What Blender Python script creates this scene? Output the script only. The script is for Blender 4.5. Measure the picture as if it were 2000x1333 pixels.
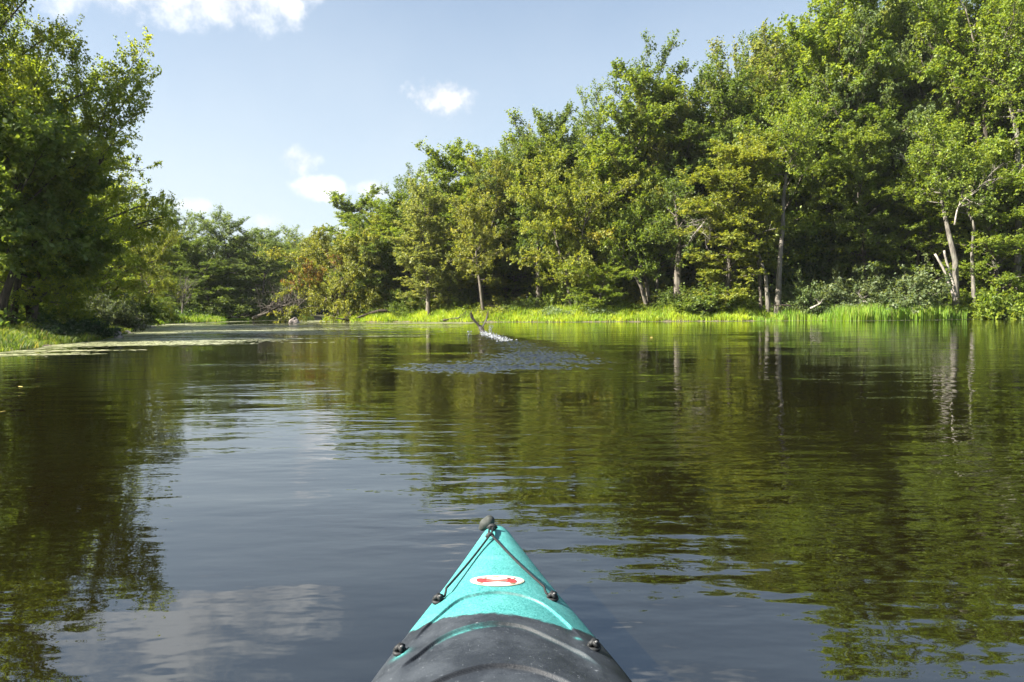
import bpy, bmesh, math, random
import numpy as np
from mathutils import Vector, Matrix, noise

# ---------------------------------------------------------------- camera, sky, sun, exposure
for o in list(bpy.data.objects):
    bpy.data.objects.remove(o)
S = bpy.context.scene
COL = S.collection
R = math.radians
CAMH = 0.85
FPX = 1400.0
cam_d = bpy.data.cameras.new('camera')
cam_d.sensor_width = 36.0
cam_d.lens = 36.0 * FPX / 2000.0
cam_d.clip_start = 0.05
cam_d.clip_end = 6000
cam = bpy.data.objects.new('camera', cam_d)
COL.objects.link(cam)
CR = Matrix.Rotation(R(90 - 2.35), 3, 'X') @ Matrix.Rotation(R(-0.5), 3, 'Z')
cam.matrix_world = Matrix.Translation((0, 0, CAMH)) @ CR.to_4x4()
S.camera = cam

SUN_AZ = -108.0     # degrees from +Y (forward), negative = to the left
SUN_EL = 39.0
W = bpy.data.worlds.new("World")
S.world = W
W.use_nodes = True
S.view_settings.view_transform = 'Standard'
S.view_settings.look = 'None'
S.view_settings.gamma = 1
S.view_settings.use_curve_mapping = False
S.view_settings.exposure = 2.15
S.cycles.max_bounces = 7
S.cycles.diffuse_bounces = 4
S.cycles.glossy_bounces = 3
S.cycles.transmission_bounces = 4
S.cycles.transparent_max_bounces = 6
S.cycles.sample_clamp_indirect = 6
S.cycles.caustics_reflective = False
S.cycles.caustics_refractive = False
sun_d = bpy.data.lights.new('sun', 'SUN')
sun_d.energy = 5.0
sun_d.angle = R(0.55)
sun_d.color = (1.0, 0.94, 0.84)
sun = bpy.data.objects.new('sun', sun_d)
COL.objects.link(sun)
sd = Vector((math.sin(R(SUN_AZ)) * math.cos(R(SUN_EL)), math.cos(R(SUN_AZ)) * math.cos(R(SUN_EL)), math.sin(R(SUN_EL))))
sun.rotation_euler = (-sd).to_track_quat('-Z', 'Y').to_euler()


class NT:
    """tiny node helper"""
    def __init__(s, tree):
        s.t = tree
        tree.nodes.clear()

    def n(s, typ, **kw):
        nd = s.t.nodes.new(typ)
        for k, v in kw.items():
            setattr(nd, k, v)
        return nd

    def l(s, a, b):
        s.t.links.new(a, b)

    def put(s, sock, v):
        if hasattr(v, 'is_output') or hasattr(v, 'links'):
            s.t.links.new(v, sock)
        else:
            sock.default_value = v

    def m(s, op, a, b=0.0, c=0.0, clamp=False):
        nd = s.n('ShaderNodeMath', operation=op, use_clamp=clamp)
        s.put(nd.inputs[0], a)
        s.put(nd.inputs[1], b)
        s.put(nd.inputs[2], c)
        return nd.outputs[0]

    def mix(s, f, a, b, blend='MIX'):
        nd = s.n('ShaderNodeMix', data_type='RGBA', blend_type=blend)
        s.put(nd.inputs[0], f)
        s.put(nd.inputs[6], a)
        s.put(nd.inputs[7], b)
        return nd.outputs[2]

    def noise(s, vec, scale, detail=3.0, rough=0.5, dim='3D'):
        nd = s.n('ShaderNodeTexNoise', noise_dimensions=dim)
        if vec is not None:
            s.l(vec, nd.inputs['Vector'])
        nd.inputs['Scale'].default_value = scale
        nd.inputs['Detail'].default_value = detail
        nd.inputs['Roughness'].default_value = rough
        return nd.outputs[0]

    def ramp(s, f, stops):
        nd = s.n('ShaderNodeValToRGB')
        s.put(nd.inputs[0], f)
        e = nd.color_ramp.elements
        while len(e) > 1:
            e.remove(e[-1])
        for i, (p, c) in enumerate(stops):
            el = e[0] if i == 0 else e.new(p)
            el.position = p
            if not isinstance(c, tuple):
                c = (c, c, c)
            el.color = (*c[:3], 1)
        return nd.outputs[0]

    def mapr(s, v, a, b, c=0.0, d=1.0, smooth=True):
        nd = s.n('ShaderNodeMapRange')
        nd.interpolation_type = 'SMOOTHSTEP' if smooth else 'LINEAR'
        s.put(nd.inputs[0], v)
        for i, x in enumerate((a, b, c, d)):
            s.put(nd.inputs[i + 1], x)
        return nd.outputs[0]


def C(r, g, b):
    return (r, g, b, 1.0)


# sky
w = NT(W.node_tree)
sky = w.n('ShaderNodeTexSky', sky_type='NISHITA')
sky.sun_disc = False
sky.sun_elevation = R(SUN_EL)
sky.sun_rotation = R(SUN_AZ)
sky.air_density = 1.0
sky.dust_density = 1.2
sky.ozone_density = 1.0
tc = w.n('ShaderNodeTexCoord')
dirv = tc.outputs['Generated']
sx = w.n('ShaderNodeSeparateXYZ')
w.l(dirv, sx.inputs[0])
az = w.m('ARCTAN2', sx.outputs[0], sx.outputs[1])
el = w.m('ARCSINE', sx.outputs[2])
nz = w.noise(dirv, 14.0, 9.0, 0.62)
nz2 = w.noise(dirv, 38.0, 6.0, 0.65)
nzc = w.m('ADD', w.m('MULTIPLY', w.m('SUBTRACT', nz, 0.5), 3.4), w.m('MULTIPLY', w.m('SUBTRACT', nz2, 0.5), 1.0))


def pix_dir(px, py):
    return (CR @ Vector(((px - 1000) / FPX, -(py - 666.5) / FPX, -1))).normalized()


def pix_azel(px, py):
    v = pix_dir(px, py)
    return math.atan2(v.x, v.y), math.asin(v.z)


CLOUDS = [  # px, py, half width px, half height px, density, softness
    (340, -34, 280, 66, 0.85), (60, -70, 240, 60, 0.7), (568, 14, 32, 26, 0.9), (862, 190, 82, 46, 1.4), (583, 316, 46, 34, 1.1),
    (614, 366, 54, 30, 0.95), (735, 372, 46, 20, 0.6), (368, 402, 48, 18, 0.6), (522, 432, 46, 22, 0.65),
    (826, 345, 20, 30, 0.7), (1058, 236, 14, 16, 0.3), (825, 158, 12, 14, 0.25), (640, 455, 60, 14, 0.45),
    (1330, -190, 180, 60, 0.7), (700, -330, 300, 90, 0.8), (-500, 120, 250, 60, 0.7), (2700, 150, 260, 60, 0.7),
    (1500, 235, 30, 30, 0.5)]
dens = None
for (px, py, hw, hh, k) in CLOUDS:
    a0, e0 = pix_azel(px, py)
    ra, re_ = hw / FPX, hh / FPX
    dx = w.m('DIVIDE', w.m('SUBTRACT', az, a0), ra)
    dy = w.m('DIVIDE', w.m('SUBTRACT', el, e0), re_)
    q = w.m('SUBTRACT', 1.0, w.m('ADD', w.m('MULTIPLY', dx, dx), w.m('MULTIPLY', dy, dy)))
    q = w.m('ADD', q, w.m('MULTIPLY', nzc, 1.15))
    q = w.m('MULTIPLY', w.mapr(q, 0.05, 1.35), k, clamp=True)
    dens = q if dens is None else w.m('MAXIMUM', dens, q)
# broad thin veil, whiter low down; general broken cloud everywhere else
veil = w.mapr(el, 0.0, 0.50, 0.95, 0.10, smooth=False)
vn = w.noise(dirv, 2.2, 4.0, 0.55)
veil = w.m('MULTIPLY', veil, w.mapr(vn, 0.25, 0.75, 0.75, 1.15), clamp=True)
cn = w.noise(dirv, 3.1, 9.0, 0.6)
high = w.m('MULTIPLY', w.mapr(cn, 0.55, 0.72), w.mapr(el, 0.62, 0.85, 0.0, 0.8), clamp=True)
dens = w.m('MAXIMUM', dens, high)
skyc = w.mix(1.0, sky.outputs[0], C(0.72, 0.72, 0.70), 'MULTIPLY')
c1 = w.mix(veil, skyc, C(3.05, 3.4, 3.65))
body = w.mapr(nz, 0.35, 0.65, 0.80, 1.0)
ccol = w.n('ShaderNodeCombineColor')
w.l(w.m('MULTIPLY', body, 4.6), ccol.inputs[0])
w.l(w.m('MULTIPLY', body, 4.65), ccol.inputs[1])
w.l(w.m('MULTIPLY', body, 4.75), ccol.inputs[2])
c2 = w.mix(dens, c1, ccol.outputs[0])
bg = w.n('ShaderNodeBackground')
w.l(c2, bg.inputs[0])
bg.inputs[1].default_value = 0.0645
wo = w.n('ShaderNodeOutputWorld')
w.l(bg.outputs[0], wo.inputs[0])


# ---------------------------------------------------------------- helpers
def unproj(px, py, z=0.0):
    """point of the photograph's pixel on the level z"""
    d = pix_dir(px, py)
    t = (z - CAMH) / d.z
    return Vector((d.x * t, d.y * t, z))


def at(px, py, Y):
    """point of the pixel at forward distance Y"""
    d = pix_dir(px, py)
    t = Y / d.y
    return Vector((d.x * t, Y, CAMH + d.z * t))


def mk_mesh(name, V, F, mat=None, attrs=None, smooth=False):
    V = np.asarray(V, dtype=np.float32).reshape(-1, 3)
    F = np.asarray(F, dtype=np.int32)
    me = bpy.data.meshes.new(name)
    n = F.shape[1]
    me.vertices.add(len(V))
    me.vertices.foreach_set('co', V.ravel())
    me.loops.add(F.size)
    me.loops.foreach_set('vertex_index', F.ravel())
    me.polygons.add(len(F))
    me.polygons.foreach_set('loop_start', np.arange(0, F.size, n, dtype=np.int32))
    if smooth:
        me.polygons.foreach_set('use_smooth', np.ones(len(F), dtype=bool))
    me.update(calc_edges=True)
    for k, (dom, arr) in (attrs or {}).items():
        a = me.attributes.new(k, 'FLOAT', dom)
        a.data.foreach_set('value', np.asarray(arr, dtype=np.float32).ravel())
    if mat:
        me.materials.append(mat)
    me.validate()
    return me


def obj(name, me, parent=None, loc=None):
    o = bpy.data.objects.new(name, me)
    COL.objects.link(o)
    if parent:
        o.parent = parent
    if loc is not None:
        o.location = loc
    return o


def tag(o, label=None, cat=None, group=None, kind=None):
    if label:
        o['label'] = label
    if cat:
        o['category'] = cat
    if group:
        o['group'] = group
    if kind:
        o['kind'] = kind
    return o


def empty(name, loc=(0, 0, 0), rz=0.0):
    o = bpy.data.objects.new(name, None)
    o.empty_display_size = 0.2
    COL.objects.link(o)
    o.location = loc
    o.rotation_euler = (0, 0, rz)
    return o


def norm(a):
    return a / np.maximum(np.linalg.norm(a, axis=-1, keepdims=True), 1e-9)


class Tubes:
    """collects tapered tubes"""
    def __init__(s):
        s.V = []
        s.F = []
        s.k = 0

    def add(s, pts, rad, n=6, cap=True):
        pts = np.asarray(pts, dtype=float)
        rad = np.broadcast_to(np.asarray(rad, dtype=float), (len(pts),))
        tan = norm(np.gradient(pts, axis=0))
        ref = np.array([0.31, 0.95, 0.05]) if abs(tan[0][2]) > 0.7 else np.array([0.03, 0.02, 1.0])
        a = norm(np.cross(tan, ref))
        b = np.cross(tan, a)
        th = np.arange(n) / n * 2 * np.pi
        ring = pts[:, None, :] + rad[:, None, None] * (a[:, None, :] * np.cos(th)[None, :, None] + b[:, None, :] * np.sin(th)[None, :, None])
        s.V.append(ring.reshape(-1, 3))
        m = len(pts)
        i = np.arange(m - 1)[:, None] * n
        j = np.arange(n)[None, :]
        j2 = (j + 1) % n
        q = np.stack([i + j, i + j2, i + n + j2, i + n + j], -1).reshape(-1, 4) + s.k
        s.F.append(q)
        s.k += m * n
        if cap:
            for e, base in ((0, 0), (1, (m - 1) * n)):
                s.V.append(pts[-1 if e else 0][None, :])
                c = s.k
                s.k += 1
                tri = np.array([[c, c, s.k - 1, s.k - 1]])
                q = []
                st = s.k - 1 - m * n - e
                for jj in range(0, n, 2):
                    q.append([st + base + jj, st + base + (jj + 1) % n, st + base + (jj + 2) % n, c] if e else
                             [st + base + (jj + 2) % n, st + base + (jj + 1) % n, st + base + jj, c])
                s.F.append(np.array(q))

    def mesh(s, name, mat, smooth=True):
        return mk_mesh(name, np.concatenate(s.V), np.concatenate(s.F), mat, smooth=smooth)


# ---------------------------------------------------------------- materials
def new_mat(name):
    m = bpy.data.materials.new(name)
    m.use_nodes = True
    return m, NT(m.node_tree)


def principled(t, color, rough=0.6, spec=0.5, bump=None, bump_d=0.01, bump_s=1.0, **kw):
    p = t.n('ShaderNodeBsdfPrincipled')
    t.put(p.inputs['Base Color'], color)
    t.put(p.inputs['Roughness'], rough)
    p.inputs['Specular IOR Level'].default_value = spec
    for k, v in kw.items():
        p.inputs[k.replace('_', ' ')].default_value = v
    if bump is not None:
        b = t.n('ShaderNodeBump')
        b.inputs['Strength'].default_value = bump_s
        b.inputs['Distance'].default_value = bump_d
        t.l(bump, b.inputs['Height'])
        t.l(b.outputs[0], p.inputs['Normal'])
    return p


def out(t, sh):
    o = t.n('ShaderNodeOutputMaterial')
    t.l(sh, o.inputs[0])


def leaf_mat(name, autumn=(0.30, 0.07, 0.02), trans=0.55, rough=0.48, spec=0.4):
    m, t = new_mat(name)
    oi = t.n('ShaderNodeObjectInfo')
    at_ = t.n('ShaderNodeAttribute', attribute_name='tint')
    au = t.n('ShaderNodeAttribute', attribute_name='autumn')
    v = at_.outputs['Fac']
    hs = t.n('ShaderNodeHueSaturation')
    t.l(oi.outputs['Color'], hs.inputs['Color'])
    t.l(t.mapr(v, 0, 1, 0.528, 0.476, False), hs.inputs['Hue'])
    t.l(t.mapr(v, 0, 1, 0.68, 1.50, False), hs.inputs['Value'])
    hs.inputs['Saturation'].default_value = 1.0
    col = t.mix(au.outputs['Fac'], hs.outputs[0], C(*autumn))
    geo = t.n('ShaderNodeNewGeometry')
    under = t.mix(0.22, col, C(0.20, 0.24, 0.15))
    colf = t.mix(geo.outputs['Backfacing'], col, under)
    p = principled(t, colf, rough, spec)
    tr = t.n('ShaderNodeBsdfTranslucent')
    tcol = t.mix(1.0, col, C(1.35, 1.25, 0.55), 'MULTIPLY')
    t.l(tcol, tr.inputs[0])
    mx = t.n('ShaderNodeMixShader')
    mx.inputs[0].default_value = trans
    t.l(p.outputs[0], mx.inputs[1])
    t.l(tr.outputs[0], mx.inputs[2])
    out(t, mx.outputs[0])
    return m


M_LEAF = leaf_mat('leaf', (0.25, 0.095, 0.035))
M_LEAFY = leaf_mat('leaf_yellowing', (0.27, 0.235, 0.03))
M_GRASS = leaf_mat('grass_blade', (0.3, 0.26, 0.1), 0.5, 0.55, 0.25)


def bark_mat(name, c1, c2, scale=6.0):
    m, t = new_mat(name)
    tcn = t.n('ShaderNodeTexCoord')
    mp = t.n('ShaderNodeMapping')
    mp.inputs['Scale'].default_value = (1, 1, 0.22)
    t.l(tcn.outputs['Object'], mp.inputs[0])
    n1 = t.noise(mp.outputs[0], scale, 6, 0.65)
    n2 = t.noise(tcn.outputs['Object'], 1.3, 3, 0.6)
    col = t.mix(t.mapr(n1, 0.35, 0.65), C(*c1), C(*c2))
    col = t.mix(t.mapr(n2, 0.5, 0.75, 0, 0.5), col, C(0.16, 0.17, 0.13))
    p = principled(t, col, 0.9, 0.2, n1, 0.05, 0.8)
    out(t, p.outputs[0])
    return m


M_BARK = bark_mat('bark', (0.045, 0.037, 0.028), (0.15, 0.13, 0.105))
M_BARKP = bark_mat('pale_bark', (0.075, 0.068, 0.056), (0.20, 0.18, 0.15))
M_DEAD = bark_mat('weathered_dead_wood', (0.20, 0.175, 0.15), (0.42, 0.38, 0.33), 10)
M_WET = bark_mat('wet_dark_wood', (0.022, 0.018, 0.014), (0.07, 0.055, 0.04), 10)


def rock_mat():
    m, t = new_mat('rock')
    tcn = t.n('ShaderNodeTexCoord')
    n1 = t.noise(tcn.outputs['Object'], 3.0, 8, 0.7)
    n2 = t.noise(tcn.outputs['Object'], 22.0, 4, 0.7)
    col = t.mix(t.mapr(n1, 0.35, 0.65), C(0.13, 0.105, 0.09), C(0.36, 0.31, 0.28))
    col = t.mix(t.mapr(n2, 0.55, 0.7, 0, 0.6), col, C(0.09, 0.085, 0.07))
    p = principled(t, col, 0.85, 0.3, n2, 0.02, 0.8)
    out(t, p.outputs[0])
    return m


M_ROCK = rock_mat()


def ground_mat():
    m, t = new_mat('ground')
    tcn = t.n('ShaderNodeTexCoord')
    g = tcn.outputs['Object']
    n1 = t.noise(g, 0.35, 6, 0.6)
    n2 = t.noise(g, 6.0, 5, 0.7)
    sp = t.n('ShaderNodeSeparateXYZ')
    t.l(g, sp.inputs[0])
    hz = t.mapr(t.m('ADD', sp.outputs[2], t.m('MULTIPLY', t.m('SUBTRACT', n2, 0.5), 0.1)), 0.02, 0.14)
    litter = t.mix(t.mapr(n2, 0.4, 0.6), C(0.035, 0.028, 0.018), C(0.085, 0.065, 0.035))
    green = t.mix(t.mapr(n2, 0.35, 0.65), C(0.035, 0.06, 0.012), C(0.08, 0.115, 0.02))
    top = t.mix(t.mapr(n1, 0.42, 0.58), litter, green)
    mud = t.mix(t.mapr(n2, 0.4, 0.6), C(0.06, 0.045, 0.03), C(0.15, 0.12, 0.085))
    col = t.mix(hz, mud, top)
    p = principled(t, col, 0.9, 0.3, n2, 0.05, 0.8)
    out(t, p.outputs[0])
    return m


def water_mat():
    m, t = new_mat('river_water')
    tcn = t.n('ShaderNodeTexCoord')
    g = tcn.outputs['Object']
    sp = t.n('ShaderNodeSeparateXYZ')
    t.l(g, sp.inputs[0])
    X, Y = sp.outputs[0], sp.outputs[1]

    def stretched(sx_, sy_, rot=0.0):
        mp = t.n('ShaderNodeMapping')
        mp.inputs['Scale'].default_value = (sx_, sy_, 1)
        mp.inputs['Rotation'].default_value = (0, 0, rot)
        t.l(g, mp.inputs[0])
        return mp.outputs[0]
    # long gentle swell, short ripples, fine ripples: heights in metres
    sw = t.noise(stretched(0.35, 1.0, R(6)), 1.25, 2.0, 0.45)
    r1 = t.noise(stretched(0.36, 1.0, R(-5)), 4.2, 2.0, 0.45)
    r2 = t.noise(stretched(0.5, 1.0, R(9)), 11.0, 2.0, 0.5)
    patch = t.noise(stretched(0.5, 1.0), 0.32, 3.0, 0.5)
    pm = t.mapr(patch, 0.40, 0.62, 0.35, 1.25)
    far = t.mapr(Y, 5.0, 28.0, 1.0, 0.75)
    h = t.m('MULTIPLY', sw, 0.011)
    h = t.m('ADD', h, t.m('MULTIPLY', t.m('MULTIPLY', r1, pm), 0.0100))
    h = t.m('ADD', h, t.m('MULTIPLY', t.m('MULTIPLY', r2, pm), 0.0025))
    h = t.m('MULTIPLY', h, far)
    b = t.n('ShaderNodeBump')
    b.inputs['Strength'].default_value = 1.0
    b.inputs['Distance'].default_value = 1.0
    t.l(h, b.inputs['Height'])
    p = t.n('ShaderNodeBsdfPrincipled')
    silt = t.noise(g, 0.5, 3, 0.5)
    t.l(t.mix(silt, C(0.0042, 0.0036, 0.0010), C(0.0064, 0.0050, 0.0012)), p.inputs['Base Color'])
    wk = t.n('ShaderNodeAttribute', attribute_name='wake')
    t.l(t.m('ADD', t.m('MULTIPLY', wk.outputs['Fac'], 0.18), 0.015), p.inputs['Roughness'])
    p.inputs['IOR'].default_value = 2.15
    p.inputs['Specular Tint'].default_value = C(0.84, 0.93, 1.0)
    t.l(b.outputs[0], p.inputs['Normal'])
    out(t, p.outputs[0])
    return m


M_WATER = water_mat()
M_GROUND = ground_mat()


def simple_mat(name, col, rough, spec=0.5, nscale=None, var=0.3, bump_d=0.0):
    m, t = new_mat(name)
    tcn = t.n('ShaderNodeTexCoord')
    n = t.noise(tcn.outputs['Object'], nscale or 20.0, 5, 0.6)
    c = t.mix(t.mapr(n, 0.3, 0.7), C(*[x * (1 - var) for x in col]), C(*[min(1, x * (1 + var)) for x in col]))
    p = principled(t, c, rough, spec, n if bump_d else None, bump_d or 0.01, 1.0)
    out(t, p.outputs[0])
    return m


# ---------------------------------------------------------------- the land and the river
LEFT_BANK = [(-24, -60), (-21, -20), (-17, 0), (-14.2, 10)] + [tuple(unproj(a, b)[:2]) for a, b in
             ((0, 689), (150, 668), (205, 661), (240, 648), (285, 637), (345, 632.5), (450, 628), (540, 626))] + [(-31, 104), (-26, 135), (-18, 170)]
RIGHT_BANK = [(-4, 170), (-14, 130), (-20, 96), (-21, 80)] + [tuple(unproj(a, b)[:2]) for a, b in
              ((640, 629.5), (720, 629.5), (800, 629.5), (900, 630), (1000, 629.5), (1120, 629.5), (1300, 628.5), (1450, 627.5), (1600, 626.5), (1680, 627),
               (1800, 625.5), (1900, 623.5), (2000, 622))] + [(50, 50), (58, 34), (60, 5), (60, -60)]
POLY = np.array(LEFT_BANK + RIGHT_BANK)


def bank_dist(P):
    """signed distance to the waterline, positive on land"""
    P = np.asarray(P, dtype=float)
    A = POLY
    B = np.roll(POLY, -1, axis=0)
    best = np.full(len(P), 1e9)
    inside = np.zeros(len(P), dtype=bool)
    for a, b in zip(A, B):
        ab = b - a
        t = np.clip(((P - a) @ ab) / (ab @ ab), 0, 1)
        d = np.linalg.norm(P - (a + t[:, None] * ab), axis=1)
        best = np.minimum(best, d)
        cond = (a[1] > P[:, 1]) != (b[1] > P[:, 1])
        xi = a[0] + (P[:, 1] - a[1]) / (b[1] - a[1] + 1e-12) * ab[0]
        inside ^= cond & (P[:, 0] < xi)
    wob = 0.35 * np.sin(P[:, 0] * 0.9 + 1.3 * np.sin(P[:, 1] * 0.31)) + 0.2 * np.sin(P[:, 0] * 2.3 + P[:, 1] * 1.1) + 0.12 * np.sin(P[:, 0] * 5.1 + 2)
    return np.where(inside, -best, best) + wob * 0.8


def land_z(P):
    d = bank_dist(P)
    P = np.asarray(P)
    z = np.where(d > 0, 0.36 * (1 - np.exp(-d / 1.3)) + 0.03 * np.minimum(d, 25), np.maximum(d * 0.28, -1.6))
    z = z + np.where(d > 0.6, 0.09 * np.sin(P[:, 0] * 1.1) * np.sin(P[:, 1] * 0.8 + 1), 0)
    return z - 0.015, d


def axis_vals(lo, hi, dense_lo, dense_hi, step):
    v = list(np.arange(dense_lo, dense_hi, step))
    a, s = dense_lo, step
    L = []
    while a > lo:
        s *= 1.35
        a -= s
        L.append(a)
    v = L[::-1] + v
    a, s = dense_hi, step
    while a < hi:
        v.append(a)
        s *= 1.35
        a += s
    v.append(hi)
    return np.array(v)


gx = axis_vals(-2500, 2500, -55, 75, 0.85)
gy = axis_vals(-2500, 2500, -10, 125, 0.85)
GX, GY = np.meshgrid(gx, gy)
PP = np.stack([GX.ravel(), GY.ravel()], 1)
zz, _ = land_z(PP)
ny_, nx_ = GX.shape
ii = (np.arange(ny_ - 1)[:, None] * nx_ + np.arange(nx_ - 1)[None, :]).ravel()
GF = np.stack([ii, ii + 1, ii + nx_ + 1, ii + nx_], 1)
tag(obj('ground', mk_mesh('ground', np.column_stack([PP, zz]), GF, M_GROUND, smooth=True)), kind='structure')
WAKE = np.array([tuple(unproj(a, b)[:2]) for a, b in (
    (942, 652), (975, 655), (1005, 661), (1050, 666), (1100, 676), (1150, 690), (1195, 700), (1208, 706), (1165, 714), (1085, 721), (1010, 726), (940, 731), (870, 734),
    (826, 728), (806, 718), (822, 710), (880, 706), (925, 702), (948, 692), (950, 680), (938, 668), (930, 658))])


def water_mesh():
    x0, x1, y0, y1 = -2.7, 3.4, 8.2, 31.5
    xs = np.arange(x0, x1 + 0.001, 0.025)
    xs[-1] = x1
    ys = np.concatenate([np.arange(y0, 15, 0.024), np.arange(15, y1 + 0.001, 0.05)])
    ys[-1] = y1
    GX_, GY_ = np.meshgrid(xs, ys)
    P = np.stack([GX_.ravel(), GY_.ravel()], 1)
    d = np.full(len(P), 1e9)
    ins = np.zeros(len(P), bool)
    for a, b in zip(WAKE, np.roll(WAKE, -1, axis=0)):
        ab = b - a
        t = np.clip(((P - a) @ ab) / (ab @ ab), 0, 1)
        q = P - (a + t[:, None] * ab)
        d = np.minimum(d, np.hypot(q[:, 0], q[:, 1] * 0.55))
        c = (a[1] > P[:, 1]) != (b[1] > P[:, 1])
        ins ^= c & (P[:, 0] < a[0] + (P[:, 1] - a[1]) / (b[1] - a[1] + 1e-12) * ab[0])
    d = np.where(ins, d, -d)
    rg = np.random.default_rng(3)

    def nzf(sx_, sy_, k=7, ph=0.0):
        v = np.zeros(len(P))
        for i in range(k):
            f = 1.45 ** i
            an = rg.normal(0, 0.5)
            v += np.sin(P[:, 0] * sx_ * f * math.cos(an) + P[:, 1] * sy_ * f + rg.uniform(0, 6.28) + 1.2 * np.sin(P[:, 0] * sx_ * f * 0.7 + rg.uniform(0, 6) + P[:, 1] * sy_ * 0.3)) / 1.25 ** i
        return v / 2.4
    n1, n2 = nzf(1.6, 1.1), nzf(1.0, 3.0)
    m = np.clip((d + 0.40 + 0.30 * n1) / 1.1, 0, 1)
    m = m * np.clip(0.80 + 0.85 * n2 + d * 0.5, 0.45, 1.0)
    m = m + 0.16 * np.clip((d + 1.0 + 0.4 * n1) / 0.9, 0, 1) * np.clip(n2 + 0.1, 0, 1)
    wake_m = np.clip(m, 0, 1)
    h = np.zeros(len(P))
    for i in range(46):
        lam = rg.uniform(0.075, 0.20)
        an = rg.normal(math.pi / 2, 0.9)
        k = 2 * math.pi / lam
        h += (0.050 * lam) * 0.22 * np.sin(k * (P[:, 0] * math.cos(an) + P[:, 1] * math.sin(an)) + rg.uniform(0, 6.28) + 0.8 * np.sin(P[:, 0] * 1.3 + i) + 0.6 * np.sin(P[:, 1] * 1.1 + i * 2))
    h = h * m * 1.0
    edge = np.minimum.reduce([P[:, 0] - x0, x1 - P[:, 0], P[:, 1] - y0, y1 - P[:, 1]])
    h *= np.clip(edge / 0.25, 0, 1)
    V = np.column_stack([P, h])
    ny, nx = GX_.shape
    ii = (np.arange(ny - 1)[:, None] * nx + np.arange(nx - 1)[None, :]).ravel()
    F = np.stack([ii, ii + 1, ii + nx + 1, ii + nx], 1)
    B = 2500
    k = len(V)
    outer = [(-B, -B, 0), (B, -B, 0), (B, B, 0), (-B, B, 0), (x0, -B, 0), (x1, -B, 0), (x0, B, 0), (x1, B, 0), (x0, y0, 0), (x1, y0, 0), (x0, y1, 0), (x1, y1, 0)]
    V = np.concatenate([V, np.array(outer, float)])
    q = np.array([[0, 4, 6, 3], [5, 1, 2, 7], [4, 5, 9, 8], [10, 11, 7, 6]]) + k
    return mk_mesh('water', V, np.concatenate([F, q]), M_WATER, {'wake': ('POINT', np.concatenate([wake_m * np.clip(edge / 0.25, 0, 1), np.zeros(len(outer))]))}, smooth=True)


tag(obj('water', water_mesh()), kind='structure')


def gz(x, y):
    return float(land_z(np.array([[x, y]]))[0][0])


# ---------------------------------------------------------------- foliage and tree builders
def leaf_cloud(pos, tdir, size, rng, tint, autumn, updir=0.75):
    """folded leaves: four verts, two triangles each"""
    n = len(pos)
    a = norm(tdir * 0.5 + rng.normal(0, 0.55, (n, 3)) + np.array([0, 0, -0.28]))
    nn = rng.normal(0, 0.55, (n, 3)) + np.array([0, 0, updir])
    b = norm(np.cross(nn, a))
    nn = np.cross(a, b)
    L = (size * rng.uniform(0.65, 1.35, n))[:, None]
    base = pos
    tip = pos + a * L - nn * L * 0.12
    lf = pos + a * L * 0.42 + b * L * 0.40 + nn * L * 0.10
    rt = pos + a * L * 0.42 - b * L * 0.40 + nn * L * 0.10
    V = np.stack([base, rt, tip, lf], 1).reshape(-1, 3)
    k = np.arange(n)[:, None] * 4
    F = np.stack([k + [0, 1, 2], k + [0, 2, 3]], 1).reshape(-1, 3)
    return V, F, np.repeat(tint, 2), np.repeat(autumn, 2)


def interp_path(path, t):
    m = len(path) - 1
    f = np.clip(t, 0, 1) * m
    i = int(min(m - 1, math.floor(f)))
    return path[i] * (1 - (f - i)) + path[i + 1] * (f - i)


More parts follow.
